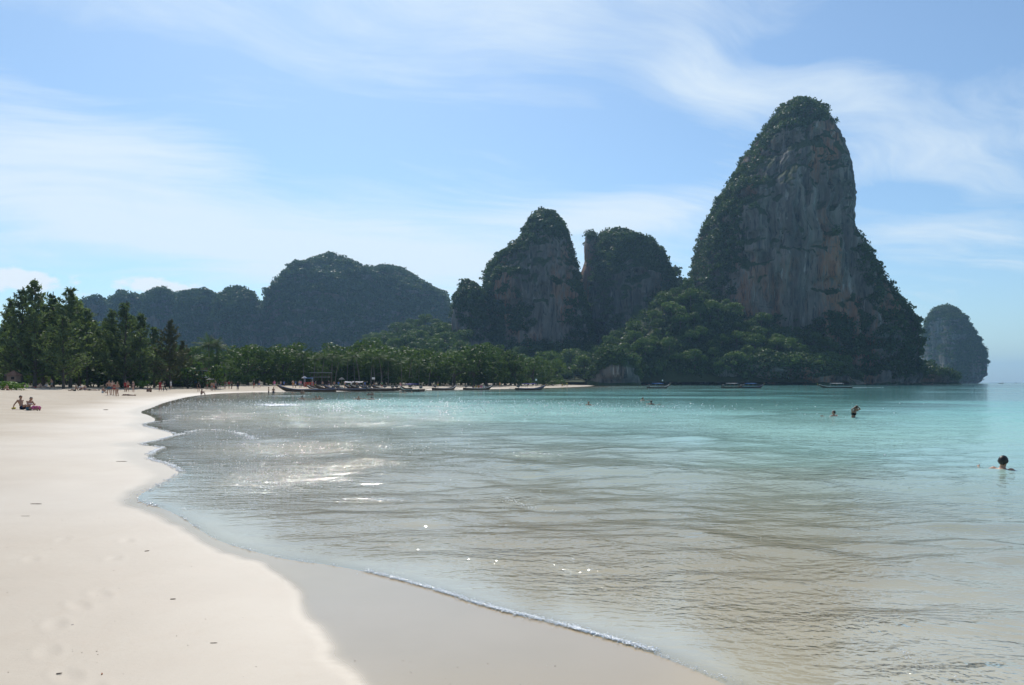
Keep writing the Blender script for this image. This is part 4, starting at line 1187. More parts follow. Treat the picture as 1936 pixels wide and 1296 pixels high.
def boat(px, py, yaw, L, label, hullm, strake, canopy=None, ribbon=True, flag=False, lift=0.0, D=None, group='longtail boats in the bay', engine=True, canopy_len=.42):
    D = D or EYE * F / (py - HY)
    e = empty('longtail_boat', ((px - CX) / F * D, D, lift), yaw); e.scale = (.92, .92, .85); tag(e, label, 'boat', group)
    key = round(L)
    if key not in HULL:
        HULL[key] = hull_mesh(L, 1.75)
    h = bpy.data.objects.new('hull', HULL[key]); link(h, e)
    if not HULL[key].materials: HULL[key].materials.append(WOOD_DARK)
    HULL[key].shade_smooth()
    h.material_slots[0].link = 'OBJECT'; h.material_slots[0].material = hullm
    def sheer(t): return .56 + .22 * max(0, .25 - t) * 2 + 1.0 * max(0, (t - .62) / .38) ** 2.2
    def beam(t): return max(1.75 / 2 * (1 - max(0, (t - .45) / .55) ** 2.1) ** .9 * (0.80 + .2 * min(t / .25, 1)), .035)
    for sd in (-1, 1):   # painted rubbing strake along each side
        pts = [(-L / 2 + L * t + .35 * max(0, (t - .7) / .3) ** 2, sd * (beam(t) + .015), sheer(t) - .07) for t in np.linspace(.02, .985, 18)]
        part_tube('strake', strake, e, pts, .05, 5)
    part_tube('stem_post', hullm, e, [(L / 2 + .25, 0, 1.2), (L / 2 + .58, 0, 1.55), (L / 2 + .76, 0, 2.0)], [.09, .075, .05], 6)
    for t in (.18, .34, .5, .66):
        part_box('bench', WOOD_PALE, e, (-L / 2 + L * t, 0, sheer(t) - .16), (.28, beam(t) * 1.86, .04), bevel=.008)
    if canopy:
        c0, c1 = -L * canopy_len / 2 - .4, L * canopy_len / 2 - .4
        bm = bmesh.new(); N_ = 8; vv = []
        for xx in np.linspace(c0, c1, 6):
            vv.append([bm.verts.new((xx, .95 * math.sin(a), 1.62 + .26 * math.cos(a) + .02 * math.sin(xx * 3))) for a in np.linspace(-1.25, 1.25, N_)])
        for r0, r1 in zip(vv[:-1], vv[1:]):
            for j in range(N_ - 1): bm.faces.new((r0[j], r0[j + 1], r1[j + 1], r1[j]))
        bmesh.ops.solidify(bm, geom=list(bm.faces), thickness=.03)
        obj('canopy', bm_done(bm, 'canopy'), canopy, e, smooth=True)
        for xx in (c0 + .1, (c0 + c1) / 2, c1 - .1):
            for sd in (-1, 1): part_tube('post', WOOD_PALE, e, [(xx, sd * .82, .45), (xx, sd * .86, 1.68)], .025, 5)
    if engine:
        en = part_box('engine', IRON, e, (-L / 2 + .55, 0, 1.05), (.75, .42, .46), bevel=.05)
        part_tube('propeller_shaft', IRON, e, [(-L / 2 + .2, 0, 1.05), (-L / 2 - 1.6, .1, .62), (-L / 2 - 3.2, .2, .15)], .03, 6)
        part_tube('tiller', IRON, e, [(-L / 2 + .9, 0, 1.2), (-L / 2 + 1.9, .05, 1.35)], .022, 5)
        part_tube('engine_mount', WOOD_DARK, e, [(-L / 2 + .55, 0, .2), (-L / 2 + .55, 0, .86)], .08, 6)
    if ribbon:
        for k, cm in enumerate((CLOTH_RED, CLOTH_YELLOW, CLOTH_GREEN)):
            bm = bmesh.new(); zc = 1.46 + .13 * k
            bm_tube(bm, [(L / 2 + .50 + .07 * k, -.12, zc), (L / 2 + .62 + .07 * k, 0, zc + .03), (L / 2 + .52 + .07 * k, .12, zc)], .07, 6)
            bm_tube(bm, [(L / 2 + .5 + .07 * k, .05, zc), (L / 2 + .48, .12, zc - .45), (L / 2 + .46, .08, zc - .9)], [.05, .04, .02], 5)
            obj('bow_ribbon', bm_done(bm, 'bow_ribbon'), cm, e)
    if flag:
        part_tube('flag_pole', WOOD_PALE, e, [(L * .2, .3, .6), (L * .2, .3, 3.2)], .02, 5)
        bm = bmesh.new(); vv = []
        for k in range(6): vv.append([bm.verts.new((L * .2 + .12 * k, .3 + .06 * math.sin(k * 1.6), z_)) for z_ in (2.65, 3.15)])
        for r0, r1 in zip(vv[:-1], vv[1:]): bm.faces.new((r0[0], r0[1], r1[1], r1[0]))
        obj('flag', bm_done(bm, 'flag'), CLOTH_WHITE, e)
    return e
PI = math.pi
boat(582, 741.0, PI + .12, 12, 'leading moored longtail with its curved bow to the left', WOOD_RED, PAINT_BLUE, None, True, lift=.05)
for k, (px, py, yaw, hm, sm, cn_, lab) in enumerate([
        (612, 739.2, PI - .5, WOOD_DARK, PAINT_WHITE, None, 'moored longtail right behind the leading one'),
        (640, 739.6, PI + .35, WOOD_DARK, WOOD_RED, None, 'dark moored longtail left of the teal-striped one'),
        (626, 738.6, PI - .1, WOOD_DARK, WOOD_PALE, None, 'moored longtail with a pale strake, half hidden in the row'),
        (655, 739.9, PI - .05, WOOD_DARK, PAINT_BLUE, None, 'dark blue-striped moored longtail in front of the row'),
        (706, 739.8, PI + .05, WOOD_DARK, WOOD_RED, None, 'plain dark moored longtail in front of the right part of the row'),
        (668, 738.8, PI - .3, WOOD_DARK, PAINT_TEAL, None, 'moored longtail with a teal strake in the row'),
        (694, 739.3, PI + .5, WOOD_RED, PAINT_WHITE, None, 'brown moored longtail in the middle of the row'),
        (718, 738.6, PI - .2, WOOD_DARK, PAINT_BLUE, None, 'moored longtail with a blue strake near the end of the row'),
        (742, 738.4, PI + .15, WOOD_DARK, WOOD_PALE, None, 'last moored longtail at the right end of the row')]):
    boat(px, py, yaw, 10, lab, hm, sm, cn_, k % 2 == 0, group='moored boats in a row', lift=.04)
boat(777, 740.8, PI - .95, 10, 'dark longtail with a violet canopy floating off the end of the row', WOOD_DARK, PAINT_TEAL, CLOTH_PURPLE, False)
boat(841, 737.6, .95, 9, 'small dark longtail without canopy off the sand spit', WOOD_DARK, PAINT_WHITE, None, False)
B4 = boat(904, 737.4, .65, 9, 'longtail carrying seated passengers past the sand', WOOD_DARK, PAINT_WHITE, None, False)
boat(1003, 738.0, .62, 9, 'longtail with a high curved bow and a dark violet canopy', WOOD_DARK, PAINT_BLUE, CLOTH_PURPLE, True, True)
boat(1245, 734.4, .62, 10, 'longtail with a pale blue canopy and a small white flag', WOOD_RED, PAINT_WHITE, CLOTH_BLUE, True, True)
boat(1386, 734.0, .5, 10, 'longtail with a whitish canopy under the sea cliff', WOOD_DARK, WOOD_PALE, CLOTH_WHITE, False)
boat(1421, 733.9, .45, 10, 'longtail with a bright blue canopy beside the whitish one', WOOD_DARK, PAINT_BLUE, CLOTH_BLUE, True, D=250)
boat(1580, 733.9, PI - .35, 11, 'longtail under way with its bow to the left and a white canopy', WOOD_DARK, PAINT_WHITE, CLOTH_WHITE, True, False)
boat(1686, 728.9, .4, 9, 'faint dark longtail lying at the foot of the tallest tower', WOOD_DARK, PAINT_TEAL, None, True, D=455)
boat(1754, 727.6, .2, 9, 'faint brown longtail at the corner of the headland', WOOD_RED, WOOD_PALE, None, False, D=560)
boat(1893, 725.9, .5, 11, 'distant longtail on the horizon right of the island rock', WOOD_DARK, PAINT_WHITE, CLOTH_WHITE, False, True, D=980)
boat(1921, 725.0, .9, 10, 'farthest longtail, a speck on the horizon at the right edge', WOOD_DARK, PAINT_WHITE, None, False, D=1400)

# ------------------------------------------------------------------ beach bar, pavilion, parasols, stalls
WALL_OCHRE = simple('ochre_boards', (0.34, 0.23, 0.06), 0.7, 0.2, 0.25, 1.5)
THATCH = simple('thatch', (0.16, 0.12, 0.075), 0.95, 0.05, 0.35, 4.0)
TIN = simple('grey_roof', (0.25, 0.25, 0.25), 0.6, 0.3, 0.2, 2.0)
POSTW = simple('post_wood', (0.12, 0.085, 0.06), 0.8, 0.1, 0.3, 4.0)
INNER = simple('dark_counter', (0.06, 0.045, 0.04), 0.8, 0.1, 0.3, 2.0)
def gp(px, D): 
    x_ = (px - CX) / F * D
    return x_, float(ground_z(x_, D)[0])
def site(name, px, D, label, cat, rz=0.0, group=None):
    x_, z_ = gp(px, D); e = empty(name, (x_, D, z_), rz); tag(e, label, cat, group); return e
e = site('beach_bar', 356, 172, 'ochre wooden beach bar under the pines and palms', 'bar', .08)
bm = bmesh.new()
for sd in (-1, 1):
    vs_ = [bm.verts.new(p) for p in ((-5.6, sd * 2.4, 2.9), (5.6, sd * 2.4, 2.9), (5.2, 0, 4.1), (-5.2, 0, 4.1))]; bm.faces.new(vs_)
bmesh.ops.remove_doubles(bm, verts=bm.verts, dist=.01); bmesh.ops.solidify(bm, geom=list(bm.faces), thickness=.18)
obj('roof', bm_done(bm, 'roof'), THATCH, e)
for k in range(7): part_box('fascia_board', WALL_OCHRE, e, (-4.7 + 1.55 * k, -2.35, 2.5 + .03 * (k % 2)), (1.5, .06, .75), bevel=.01)
for k in range(6):
    for sd in (-1, 1): part_tube('post', POSTW, e, [(-5 + 2 * k, sd * 2.2, -.3), (-5 + 2 * k, sd * 2.2, 3.0)], .09, 6)
part_box('counter', INNER, e, (-1.5, -1.2, .55), (5.5, .6, 1.1), bevel=.02)
part_box('back_wall', INNER, e, (0, 2.0, 1.4), (10, .1, 2.8))
for k, (xx, cm) in enumerate([(1.2, PAINT_WHITE), (2.2, CLOTH_BLUE), (3.4, PAINT_WHITE)]): part_box('hanging_cloth', cm, e, (xx, -2.3, .9), (.8, .04, 1.3))
e = site('signboard_hut', 374.5, 165, 'square ochre hut front beside the palm at the beach bar', 'hut', 0)
for k in range(5): part_box('board', WALL_OCHRE, e, (-.8 + .4 * k, 0, 2.6), (.37, .06, 1.7), bevel=.01)
for sd in (-1, 1): part_tube('post', POSTW, e, [(sd * .95, .1, -.3), (sd * .95, .1, 3.6)], .08, 6)
part_box('roof', TIN, e, (0, .9, 3.6), (2.5, 2.4, .1))
part_box('counter', INNER, e, (0, .4, .5), (1.8, .5, 1.0))
e = site('pavilion', 606, 206, 'open grey pavilion with two flat roofs behind the boats', 'pavilion', 0)
for (xx, yy, zz2, w, dp) in ((0, 0, 3.4, 5.2, 3.4), (.1, -.6, 2.25, 4.6, 1.6)):
    part_box('roof', TIN, e, (xx, yy, zz2), (w, dp, .14), bevel=.02)
for xx in (-2.3, -.8, .8, 2.3):
    for yy in (-1.3, 1.4): part_tube('post', POSTW, e, [(xx, yy, -.3), (xx, yy, 3.34)], .08, 6)
part_box('floor', WOOD_PALE, e, (0, 0, .15), (5, 3, .12)); part_box('counter', INNER, e, (0, .8, .75), (4, .5, 1.0))
e = site('red_stall', 583.5, 190, 'red drink stall with a blue roof beside a white parasol', 'stall', 0)
part_box('counter', CLOTH_RED, e, (0, 0, .55), (2.2, .8, 1.1), bevel=.03)
part_box('roof', CLOTH_BLUE, e, (0, 0, 2.1), (2.0, 1.4, .12), bevel=.03)
for sx in (-.9, .9):
    for sy in (-.4, .4): part_tube('post', PAINT_WHITE, e, [(sx, sy, 0), (sx, sy, 2.1)], .03, 5)
def parasol(px, D, r, H, label, canopym):
    e = site('parasol', px, D, label, 'parasol', .3, 'parasols on the beach')
    bm = bmesh.new(); n = 8; top = bm.verts.new((0, 0, H + .45)); ring = [bm.verts.new((r * math.cos(k * 2 * PI / n), r * math.sin(k * 2 * PI / n), H - .12 + .06 * (k % 2))) for k in range(n)]
    mid = [bm.verts.new((r * .55 * math.cos(k * 2 * PI / n), r * .55 * math.sin(k * 2 * PI / n), H + .2)) for k in range(n)]
    for k in range(n):
        bm.faces.new((top, mid[k], mid[(k + 1) % n])); bm.faces.new((mid[k], ring[k], ring[(k + 1) % n], mid[(k + 1) % n]))
    bmesh.ops.solidify(bm, geom=list(bm.faces), thickness=.02)
    obj('canopy', bm_done(bm, 'canopy'), canopym, e); part_tube('pole', WOOD_PALE, e, [(0, 0, -.3), (0, 0, H + .5)], .025, 6)
    for k in range(n): part_tube('rib', WOOD_PALE, e, [(0, 0, H - .1), (r * .5 * math.cos(k * 2 * PI / n), r * .5 * math.sin(k * 2 * PI / n), H + .17)], .012, 4)
parasol(388.5, 164, 1.05, 2.3, 'white parasol beside the palm at the beach bar', CLOTH_WHITE)
parasol(399, 163, .95, 1.9, 'lower white parasol right of the beach bar', CLOTH_WHITE)
parasol(575.5, 190, .75, 2.2, 'white parasol beside the red drink stall', CLOTH_WHITE)
parasol(646, 196, .8, 1.9, 'grey parasol right of the pavilion', TIN)
def awning(px, D, w, H, label, cm):
    e = site('awning', px, D, label, 'awning', 0, 'low awnings by the boats')
    bm = bmesh.new(); vv = []
    for k in range(7):
        xx = -w / 2 + w * k / 6; vv.append([bm.verts.new((xx, yy, H - .12 * math.cos((k - 3) * .5) + .25 * (yy < 0) * -1 + .2)) for yy in (-1.0, 0, 1.0)])
    for r0, r1 in zip(vv[:-1], vv[1:]):
        for j in range(2): bm.faces.new((r0[j], r0[j + 1], r1[j + 1], r1[j]))
    bmesh.ops.solidify(bm, geom=list(bm.faces), thickness=.03)
    obj('cloth', bm_done(bm, 'cloth'), cm, e)
    for sx in (-1, 1):
        for sy in (-.9, .9): part_tube('pole', POSTW, e, [(sx * w * .46, sy, -.2), (sx * w * .46, sy, H - .05)], .03, 5)
awning(661, 192, 2.4, 1.45, 'pale low awning behind the moored row', CLOTH_WHITE)
awning(680, 194, 1.9, 1.45, 'smaller pale awning right of the other one', CLOTH_WHITE)
e = site('notice_board', 706, 196, 'small white notice board on a post above the boats', 'sign', .2)
part_tube('post', POSTW, e, [(0, 0, -.3), (0, 0, 2.3)], .05, 6); part_box('panel', PAINT_WHITE, e, (0, -.06, 2.35), (.75, .04, .5), bevel=.01)
e = site('bungalow', 26, 134, 'small brown-roofed bungalow glimpsed under the pines at left', 'house', .1)
part_box('wall', simple('bungalow_wall', (0.30, 0.20, 0.15), 0.8, 0.1, .2), e, (0, 0, 1.5), (1.5, 1.5, 1.1)); 
bm = bmesh.new(); b4 = [bm.verts.new((sx * 1.05, sy * 1.05, 2.0)) for sx, sy in ((-1, -1), (1, -1), (1, 1), (-1, 1))]; tp_ = bm.verts.new((0, 0, 2.9)); bm.faces.new(b4[::-1])
for k in range(4): bm.faces.new((b4[k], b4[(k + 1) % 4], tp_))
obj('roof', bm_done(bm, 'roof'), simple('brown_tiles', (0.24, 0.13, 0.09), 0.8, .1, .25), e)
for sx in (-.65, .65): part_tube('stilt', POSTW, e, [(sx, -.6, -.3), (sx, -.6, 1.0)], .07, 6)
part_box('window', INNER, e, (.2, -.76, 1.55), (.5, .03, .45))

# ------------------------------------------------------------------ people
def bm_capsule(bm, a, ra, b, rb, seg=10):
    a, b = Vector(a), Vector(b); t = (b - a).normalized() if (b - a).length > 1e-6 else Vector((0, 0, 1))
    pts, rr = [], []
    for k in (80, 55, 28): pts.append(a - t * ra * math.sin(math.radians(k))); rr.append(ra * math.cos(math.radians(k)))
    pts.append(a); rr.append(ra); pts.append(b); rr.append(rb)
    for k in (28, 55, 80): pts.append(b + t * rb * math.sin(math.radians(k))); rr.append(rb * math.cos(math.radians(k)))
    bm_tube(bm, pts, rr, seg)

def bm_ell(bm, c, r, rot=None):
    M = Matrix.Translation(c) @ (rot.to_4x4() if rot is not None else Matrix()) @ Matrix.Diagonal((r[0], r[1], r[2], 1))
    bmesh.ops.create_icosphere(bm, subdivisions=2, radius=1.0, matrix=M)

def J(**k): return {a: Vector(b) for a, b in k.items()}
POSES = {
 'stand': J(pel=(0, 0, .95), wai=(0, .01, 1.12), che=(0, 0, 1.31), nek=(0, 0, 1.49), hed=(0, -.015, 1.61), shL=(-.18, 0, 1.42), shR=(.18, 0, 1.42), elL=(-.24, .03, 1.14), elR=(.24, .02, 1.14),
            wrL=(-.26, -.06, .89), wrR=(.25, -.08, .90), hiL=(-.09, 0, .92), hiR=(.09, 0, .92), knL=(-.11, -.03, .50), knR=(.11, .01, .50), anL=(-.12, .02, .08), anR=(.12, .05, .08), fwd=(0, -1, 0)),
 'talk': J(pel=(.02, 0, .95), wai=(.02, .01, 1.12), che=(0, 0, 1.31), nek=(0, 0, 1.49), hed=(.01, -.02, 1.61), shL=(-.18, 0, 1.42), shR=(.18, 0, 1.42), elL=(-.36, .06, 1.20), elR=(.25, .02, 1.14),
            wrL=(-.19, -.05, 1.03), wrR=(.16, -.22, 1.22), hiL=(-.09, 0, .92), hiR=(.10, 0, .92), knL=(-.13, -.02, .50), knR=(.12, -.06, .51), anL=(-.17, .03, .08), anR=(.14, .02, .08), fwd=(0, -1, 0)),
 'walk': J(pel=(0, 0, .93), wai=(0, -.01, 1.10), che=(0, -.04, 1.29), nek=(0, -.06, 1.46), hed=(0, -.10, 1.58), shL=(-.18, -.03, 1.40), shR=(.18, -.05, 1.40), elL=(-.23, .12, 1.14), elR=(.23, -.14, 1.14),
            wrL=(-.22, .05, .90), wrR=(.21, -.30, .97), hiL=(-.09, 0, .90), hiR=(.09, 0, .90), knL=(-.10, -.22, .52), knR=(.10, .06, .49), anL=(-.10, -.26, .09), anR=(.10, .36, .16), fwd=(0, -1, 0)),
 'lean_back': J(pel=(0, 0, .12), wai=(0, .07, .28), che=(0, .13, .46), nek=(0, .15, .64), hed=(0, .11, .76), shL=(-.18, .15, .57), shR=(.18, .15, .57), elL=(-.27, .32, .32), elR=(.27, .32, .32),
            wrL=(-.26, .44, .06), wrR=(.28, .42, .06), hiL=(-.09, -.02, .12), hiR=(.09, -.02, .12), knL=(-.13, -.40, .30), knR=(.12, -.42, .16), anL=(-.12, -.72, .07), anR=(.13, -.82, .07), fwd=(0, -1, 0)),
 'sit_read': J(pel=(0, 0, .12), wai=(0, -.01, .29), che=(0, -.06, .46), nek=(0, -.13, .62), hed=(0, -.22, .71), shL=(-.17, -.09, .56), shR=(.17, -.09, .56), elL=(-.22, -.24, .34), elR=(.22, -.24, .34),
            wrL=(-.08, -.44, .38), wrR=(.08, -.44, .38), hiL=(-.09, -.02, .11), hiR=(.09, -.02, .11), knL=(-.11, -.44, .14), knR=(.11, -.43, .22), anL=(-.10, -.84, .06), anR=(.10, -.80, .06), fwd=(0, -1, 0)),
 'knees_up': J(pel=(0, 0, .12), wai=(0, .02, .29), che=(0, -.02, .47), nek=(0, -.06, .64), hed=(0, -.11, .75), shL=(-.17, -.04, .57), shR=(.17, -.04, .57), elL=(-.24, -.25, .42), elR=(.24, -.25, .42),
            wrL=(-.08, -.44, .42), wrR=(.08, -.44, .42), hiL=(-.09, -.02, .11), hiR=(.09, -.02, .11), knL=(-.12, -.32, .46), knR=(.12, -.32, .46), anL=(-.12, -.50, .08), anR=(.12, -.50, .08), fwd=(0, -1, 0)),
 'lie': J(pel=(0, 0, .12), wai=(0, .18, .13), che=(0, .38, .14), nek=(0, .57, .14), hed=(0, .70, .13), shL=(-.18, .50, .12), shR=(.18, .50, .12), elL=(-.32, .62, .07), elR=(.32, .62, .07),
            wrL=(-.16, .80, .06), wrR=(.16, .80, .06), hiL=(-.09, -.03, .11), hiR=(.09, -.03, .11), knL=(-.12, -.45, .09), knR=(.12, -.45, .10), anL=(-.13, -.86, .06), anR=(.14, -.86, .06), fwd=(0, -.3, 1)),
 'crouch': J(pel=(0, .12, .42), wai=(0, .08, .58), che=(0, .02, .75), nek=(0, -.01, .93), hed=(0, -.03, 1.035), shL=(-.18, 0, .87), shR=(.18, 0, .87), elL=(-.40, -.06, .76), elR=(.42, -.04, .79),
            wrL=(-.60, -.22, .82), wrR=(.62, -.20, .84), hiL=(-.10, .10, .40), hiR=(.10, .10, .40), knL=(-.17, -.30, .46), knR=(.17, -.30, .46), anL=(-.15, -.02, .08), anR=(.15, -.02, .08), fwd=(.3, -1, 0)),
 'hair_wash': J(pel=(0, 0, .95), wai=(0, -.01, 1.12), che=(0, -.04, 1.31), nek=(0, -.09, 1.47), hed=(.02, -.15, 1.58), shL=(-.18, -.04, 1.42), shR=(.18, -.04, 1.42), elL=(-.40, -.12, 1.52), elR=(.32, -.22, 1.54),
            wrL=(-.15, -.18, 1.66), wrR=(.12, -.20, 1.67), hiL=(-.09, 0, .92), hiR=(.09, 0, .92), knL=(-.11, -.03, .50), knR=(.11, .01, .50), anL=(-.12, .02, .08), anR=(.12, .05, .08), fwd=(.2, -1, -.4)),
}
BONES = [('pel', 'wai'), ('wai', 'che'), ('che', 'nek'), ('nek', 'hed'), ('shL', 'elL'), ('elL', 'wrL'), ('shR', 'elR'), ('elR', 'wrR'), ('hiL', 'knL'), ('knL', 'anL'), ('hiR', 'knR'), ('knR', 'anR')]
RAD = [.13, .13, .12, .09, .05, .04, .05, .04, .085, .055, .085, .055]

def body_mesh(pose):
    j = POSES[pose]; bm = bmesh.new()
    fwd = j['fwd'].normalized()
    up = (j['nek'] - j['pel']).normalized(); sx = (j['shR'] - j['shL']).normalized()
    R = Matrix((sx, sx.cross(up).normalized() * -1, up)).transposed()
    if R.determinant() < 0: R = Matrix((sx, sx.cross(up).normalized(), up)).transposed()
    bm_ell(bm, j['pel'], (.165, .115, .125), R); bm_ell(bm, j['wai'], (.138, .098, .15), R); bm_ell(bm, j['che'], (.168, .112, .165), R)
    bm_ell(bm, j['che'].lerp(j['nek'], .55), (.15, .085, .07), R)
    bm_capsule(bm, j['che'].lerp(j['nek'], .6), .062, j['hed'].lerp(j['nek'], .5), .052)
    # head with jaw, nose, brow, ears
    hu = (j['hed'] - j['nek']).normalized(); hf = (fwd - hu * fwd.dot(hu)).normalized(); hx = hf.cross(hu).normalized()
    H = Matrix((hx, hf, hu)).transposed(); hc = j['hed']
    bm_ell(bm, hc + hu * .02 - hf * .012, (.076, .098, .098), H); bm_ell(bm, hc - hu * .055 + hf * .03, (.056, .058, .062), H)
    bm_ell(bm, hc - hu * .012 + hf * .097, (.014, .02, .026), H); bm_ell(bm, hc + hu * .022 + hf * .08, (.05, .016, .014), H); bm_ell(bm, hc - hu * .06 + hf * .085, (.024, .012, .011), H)
    for s_ in (-1, 1): bm_ell(bm, hc + hx * s_ * .078 - hf * .01 - hu * .005, (.012, .022, .034), H)
    for s_, S in ((-1, 'L'), (1, 'R')):
        bm_ell(bm, j['sh' + S], (.062, .058, .058)); bm_capsule(bm, j['che'].lerp(j['sh' + S], .55), .075, j['sh' + S], .056)
        bm_capsule(bm, j['sh' + S], .053, j['el' + S], .040); bm_capsule(bm, j['el' + S], .041, j['wr' + S], .027)
        bm_capsule(bm, j['hi' + S], .092, j['kn' + S], .058); bm_capsule(bm, j['kn' + S], .058, j['kn' + S].lerp(j['an' + S], .35), .057); bm_capsule(bm, j['kn' + S].lerp(j['an' + S], .35), .057, j['an' + S], .036)
        calf = (j['an' + S] - j['kn' + S]).normalized()
        tf = (fwd - calf * fwd.dot(calf)); tf = tf.normalized() if tf.length > .1 else Vector((0, -1, 0))
        toe = j['an' + S] + tf * .17 + calf * .045
        bm_capsule(bm, j['an' + S] + calf * .035 - tf * .035, .036, toe, .026)
        # hand: palm, four fingers, thumb
        ha = (j['wr' + S] - j['el' + S]).normalized(); side = ha.cross(fwd if abs(ha.dot(fwd)) < .9 else up).normalized(); pn = side.cross(ha).normalized()
        pc = j['wr' + S] + ha * .055
        Hm = Matrix((side, pn, ha)).transposed(); bm_ell(bm, pc, (.042, .018, .055), Hm)
        for q, (o_, l_) in enumerate(((-.030, .062), (-.010, .078), (.011, .074), (.031, .056))):
            b0 = pc + ha * .045 + side * o_; k1 = b0 + ha * l_ * .55 + pn * .006; k2 = k1 + (ha * .75 + pn * .55).normalized() * l_ * .5
            bm_capsule(bm, b0, .010, k1, .0095, 6); bm_capsule(bm, k1, .0095, k2, .0085, 6)
        b0 = pc - ha * .015 + side * -.036; k1 = b0 + (ha * .6 - side * .8).normalized() * .04; bm_capsule(bm, b0, .013, k1, .011, 6); bm_capsule(bm, k1, .011, k1 + (ha * .9 - side * .25 + pn * .3).normalized() * .032, .009, 6)
    me = bm_done(bm, 'body'); o = bpy.data.objects.new('tmp', me); COL.objects.link(o)
    md = o.modifiers.new('r', 'REMESH'); md.mode = 'VOXEL'; md.voxel_size = .0135
    sm = o.modifiers.new('s', 'SMOOTH'); sm.factor = .45; sm.iterations = 3
    dg = bpy.context.evaluated_depsgraph_get()
    res = bpy.data.meshes.new_from_object(o.evaluated_get(dg)); res.name = 'body'
    bpy.data.objects.remove(o); bpy.data.meshes.remove(me)
    res.materials.clear(); res.shade_smooth()
    return res

_body, _cloth = {}, {}
def get_body(pose):
    if pose not in _body:
        me = body_mesh(pose); n = len(me.vertices); co = np.zeros(n * 3, np.float32); me.vertices.foreach_get('co', co); co = co.reshape(-1, 3).astype(float)
        no = np.zeros(n * 3, np.float32); me.vertices.foreach_get('normal', no); no = no.reshape(-1, 3)
        j = POSES[pose]; best = np.full(n, 9.0); bid = np.zeros(n, int); bt = np.zeros(n)
        for b, (a_, c_) in enumerate(BONES):
            a, c = np.array(j[a_]), np.array(j[c_]); e = c - a; t = np.clip(((co - a) @ e) / (e @ e), 0, 1)
            dd_ = np.linalg.norm(co - a - t[:, None] * e, axis=1) - RAD[b]; w = dd_ < best; best[w] = dd_[w]; bid[w] = b; bt[w] = t[w]
        _body[pose] = (me, co, no, bid, bt)
    return _body[pose]

def garment(pose, kind):
    if (pose, kind) in _cloth: return _cloth[(pose, kind)]
    me, co, no, bid, bt = get_body(pose); j = POSES[pose]
    legs = (bid == 8) | (bid == 10); off = .012
    if kind == 'trunks': ok = (legs & (bt < .55)) | ((bid == 0) & (bt < .55))
    elif kind == 'bikini_bottom': ok = (legs & (bt < .10)) | ((bid == 0) & (bt < .30)); off = .008
    elif kind == 'bikini_top': ok = ((bid == 1) & (bt > .55)) | ((bid == 2) & (bt < .22)); off = .010
    elif kind == 'shirt': ok = (bid == 0) | (bid == 1) | ((bid == 2) & (bt < .8)) | (((bid == 4) | (bid == 6)) & (bt < .55)); off = .016
    elif kind == 'trousers': ok = (legs & (bt < 2)) | ((bid == 0) & (bt < .5)) | (((bid == 9) | (bid == 11)) & (bt < .8)); off = .018
    else:
        hc = np.array(j['hed']); hu = np.array((j['hed'] - j['nek']).normalized()); f = np.array(j['fwd'].normalized()); r = co - hc
        ok = (np.linalg.norm(r, axis=1) < .155) & ((r @ hu - 1.1 * (r @ f)) > .012) & (bid >= 2) & (bid <= 3); off = .016
        if kind == 'long_hair': ok |= (np.linalg.norm(r, axis=1) < .26) & ((r @ f) < -.045) & ((bid == 3) | (bid == 2)); 
    Fs = np.zeros(len(me.polygons) * 4, np.int32)
    Fs = np.array([list(p.vertices) for p in me.polygons if len(p.vertices) == 4])
    Fk = Fs[ok[Fs].all(axis=1)]
    us = np.unique(Fk); mp = -np.ones(len(co), int); mp[us] = np.arange(len(us))
    m_ = np_mesh(kind, (co + no * off)[us], mp[Fk], smooth=True)
    _cloth[(pose, kind)] = m_
    return m_

SKIN = [simple('tanned_skin', (0.40, 0.22, 0.145), 0.5, 0.35, .06, 8), simple('brown_skin', (0.24, 0.125, 0.08), 0.5, 0.35, .06, 8), simple('fair_skin', (0.55, 0.34, 0.25), 0.5, 0.35, .06, 8)]
HAIRM = [simple('black_hair', (0.015, 0.012, 0.010), 0.45, 0.4, .2, 30), simple('brown_hair', (0.055, 0.032, 0.020), 0.5, 0.4, .2, 30), simple('fair_hair', (0.30, 0.20, 0.10), 0.5, 0.4, .2, 30)]
DYE = {k: simple(k + '_fabric', c, .85, .1, .12, 12) for k, c in dict(navy=(.02, .03, .07), teal=(.05, .12, .16), pink=(.62, .16, .30), red=(.32, .03, .03), black=(.015, .015, .017), white=(.72, .72, .72), blue=(.08, .17, .42),
                                                                            yellow=(.65, .55, .08), green=(.10, .25, .10), grey=(.22, .22, .23), orange=(.55, .22, .05)).items()}
def person(pose, px, D, face, label, clothes, skin=0, hair=(0, 'hair'), h=1.0, z=None, group=None, tilt=0.0):
    """face: heading in degrees, 0 = towards the camera, 90 = to the picture's right"""
    x_ = (px - CX) / F * D
    if z is None: z = float(ground_z(x_, D)[0]) - .012
    e = empty('person', (x_, D, z), math.radians(face)); e.scale = (h, h, h); tag(e, label, 'person', group)
    b = bpy.data.objects.new('body', get_body(pose)[0]); link(b, e)
    if not b.data.materials: b.data.materials.append(SKIN[0])
    b.material_slots[0].link = 'OBJECT'; b.material_slots[0].material = SKIN[skin]
    for kind, dye in list(clothes) + [(hair[1], None)]:
        mm = garment(pose, kind); c = bpy.data.objects.new(kind, mm); link(c, e)
        if not mm.materials: mm.materials.append(SKIN[0])
        c.material_slots[0].link = 'OBJECT'; c.material_slots[0].material = HAIRM[hair[0]] if dye is None else DYE[dye]
    return e
M_ = [('trunks', 'navy')]; W_ = [('bikini_bottom', 'black'), ('bikini_top', 'black')]
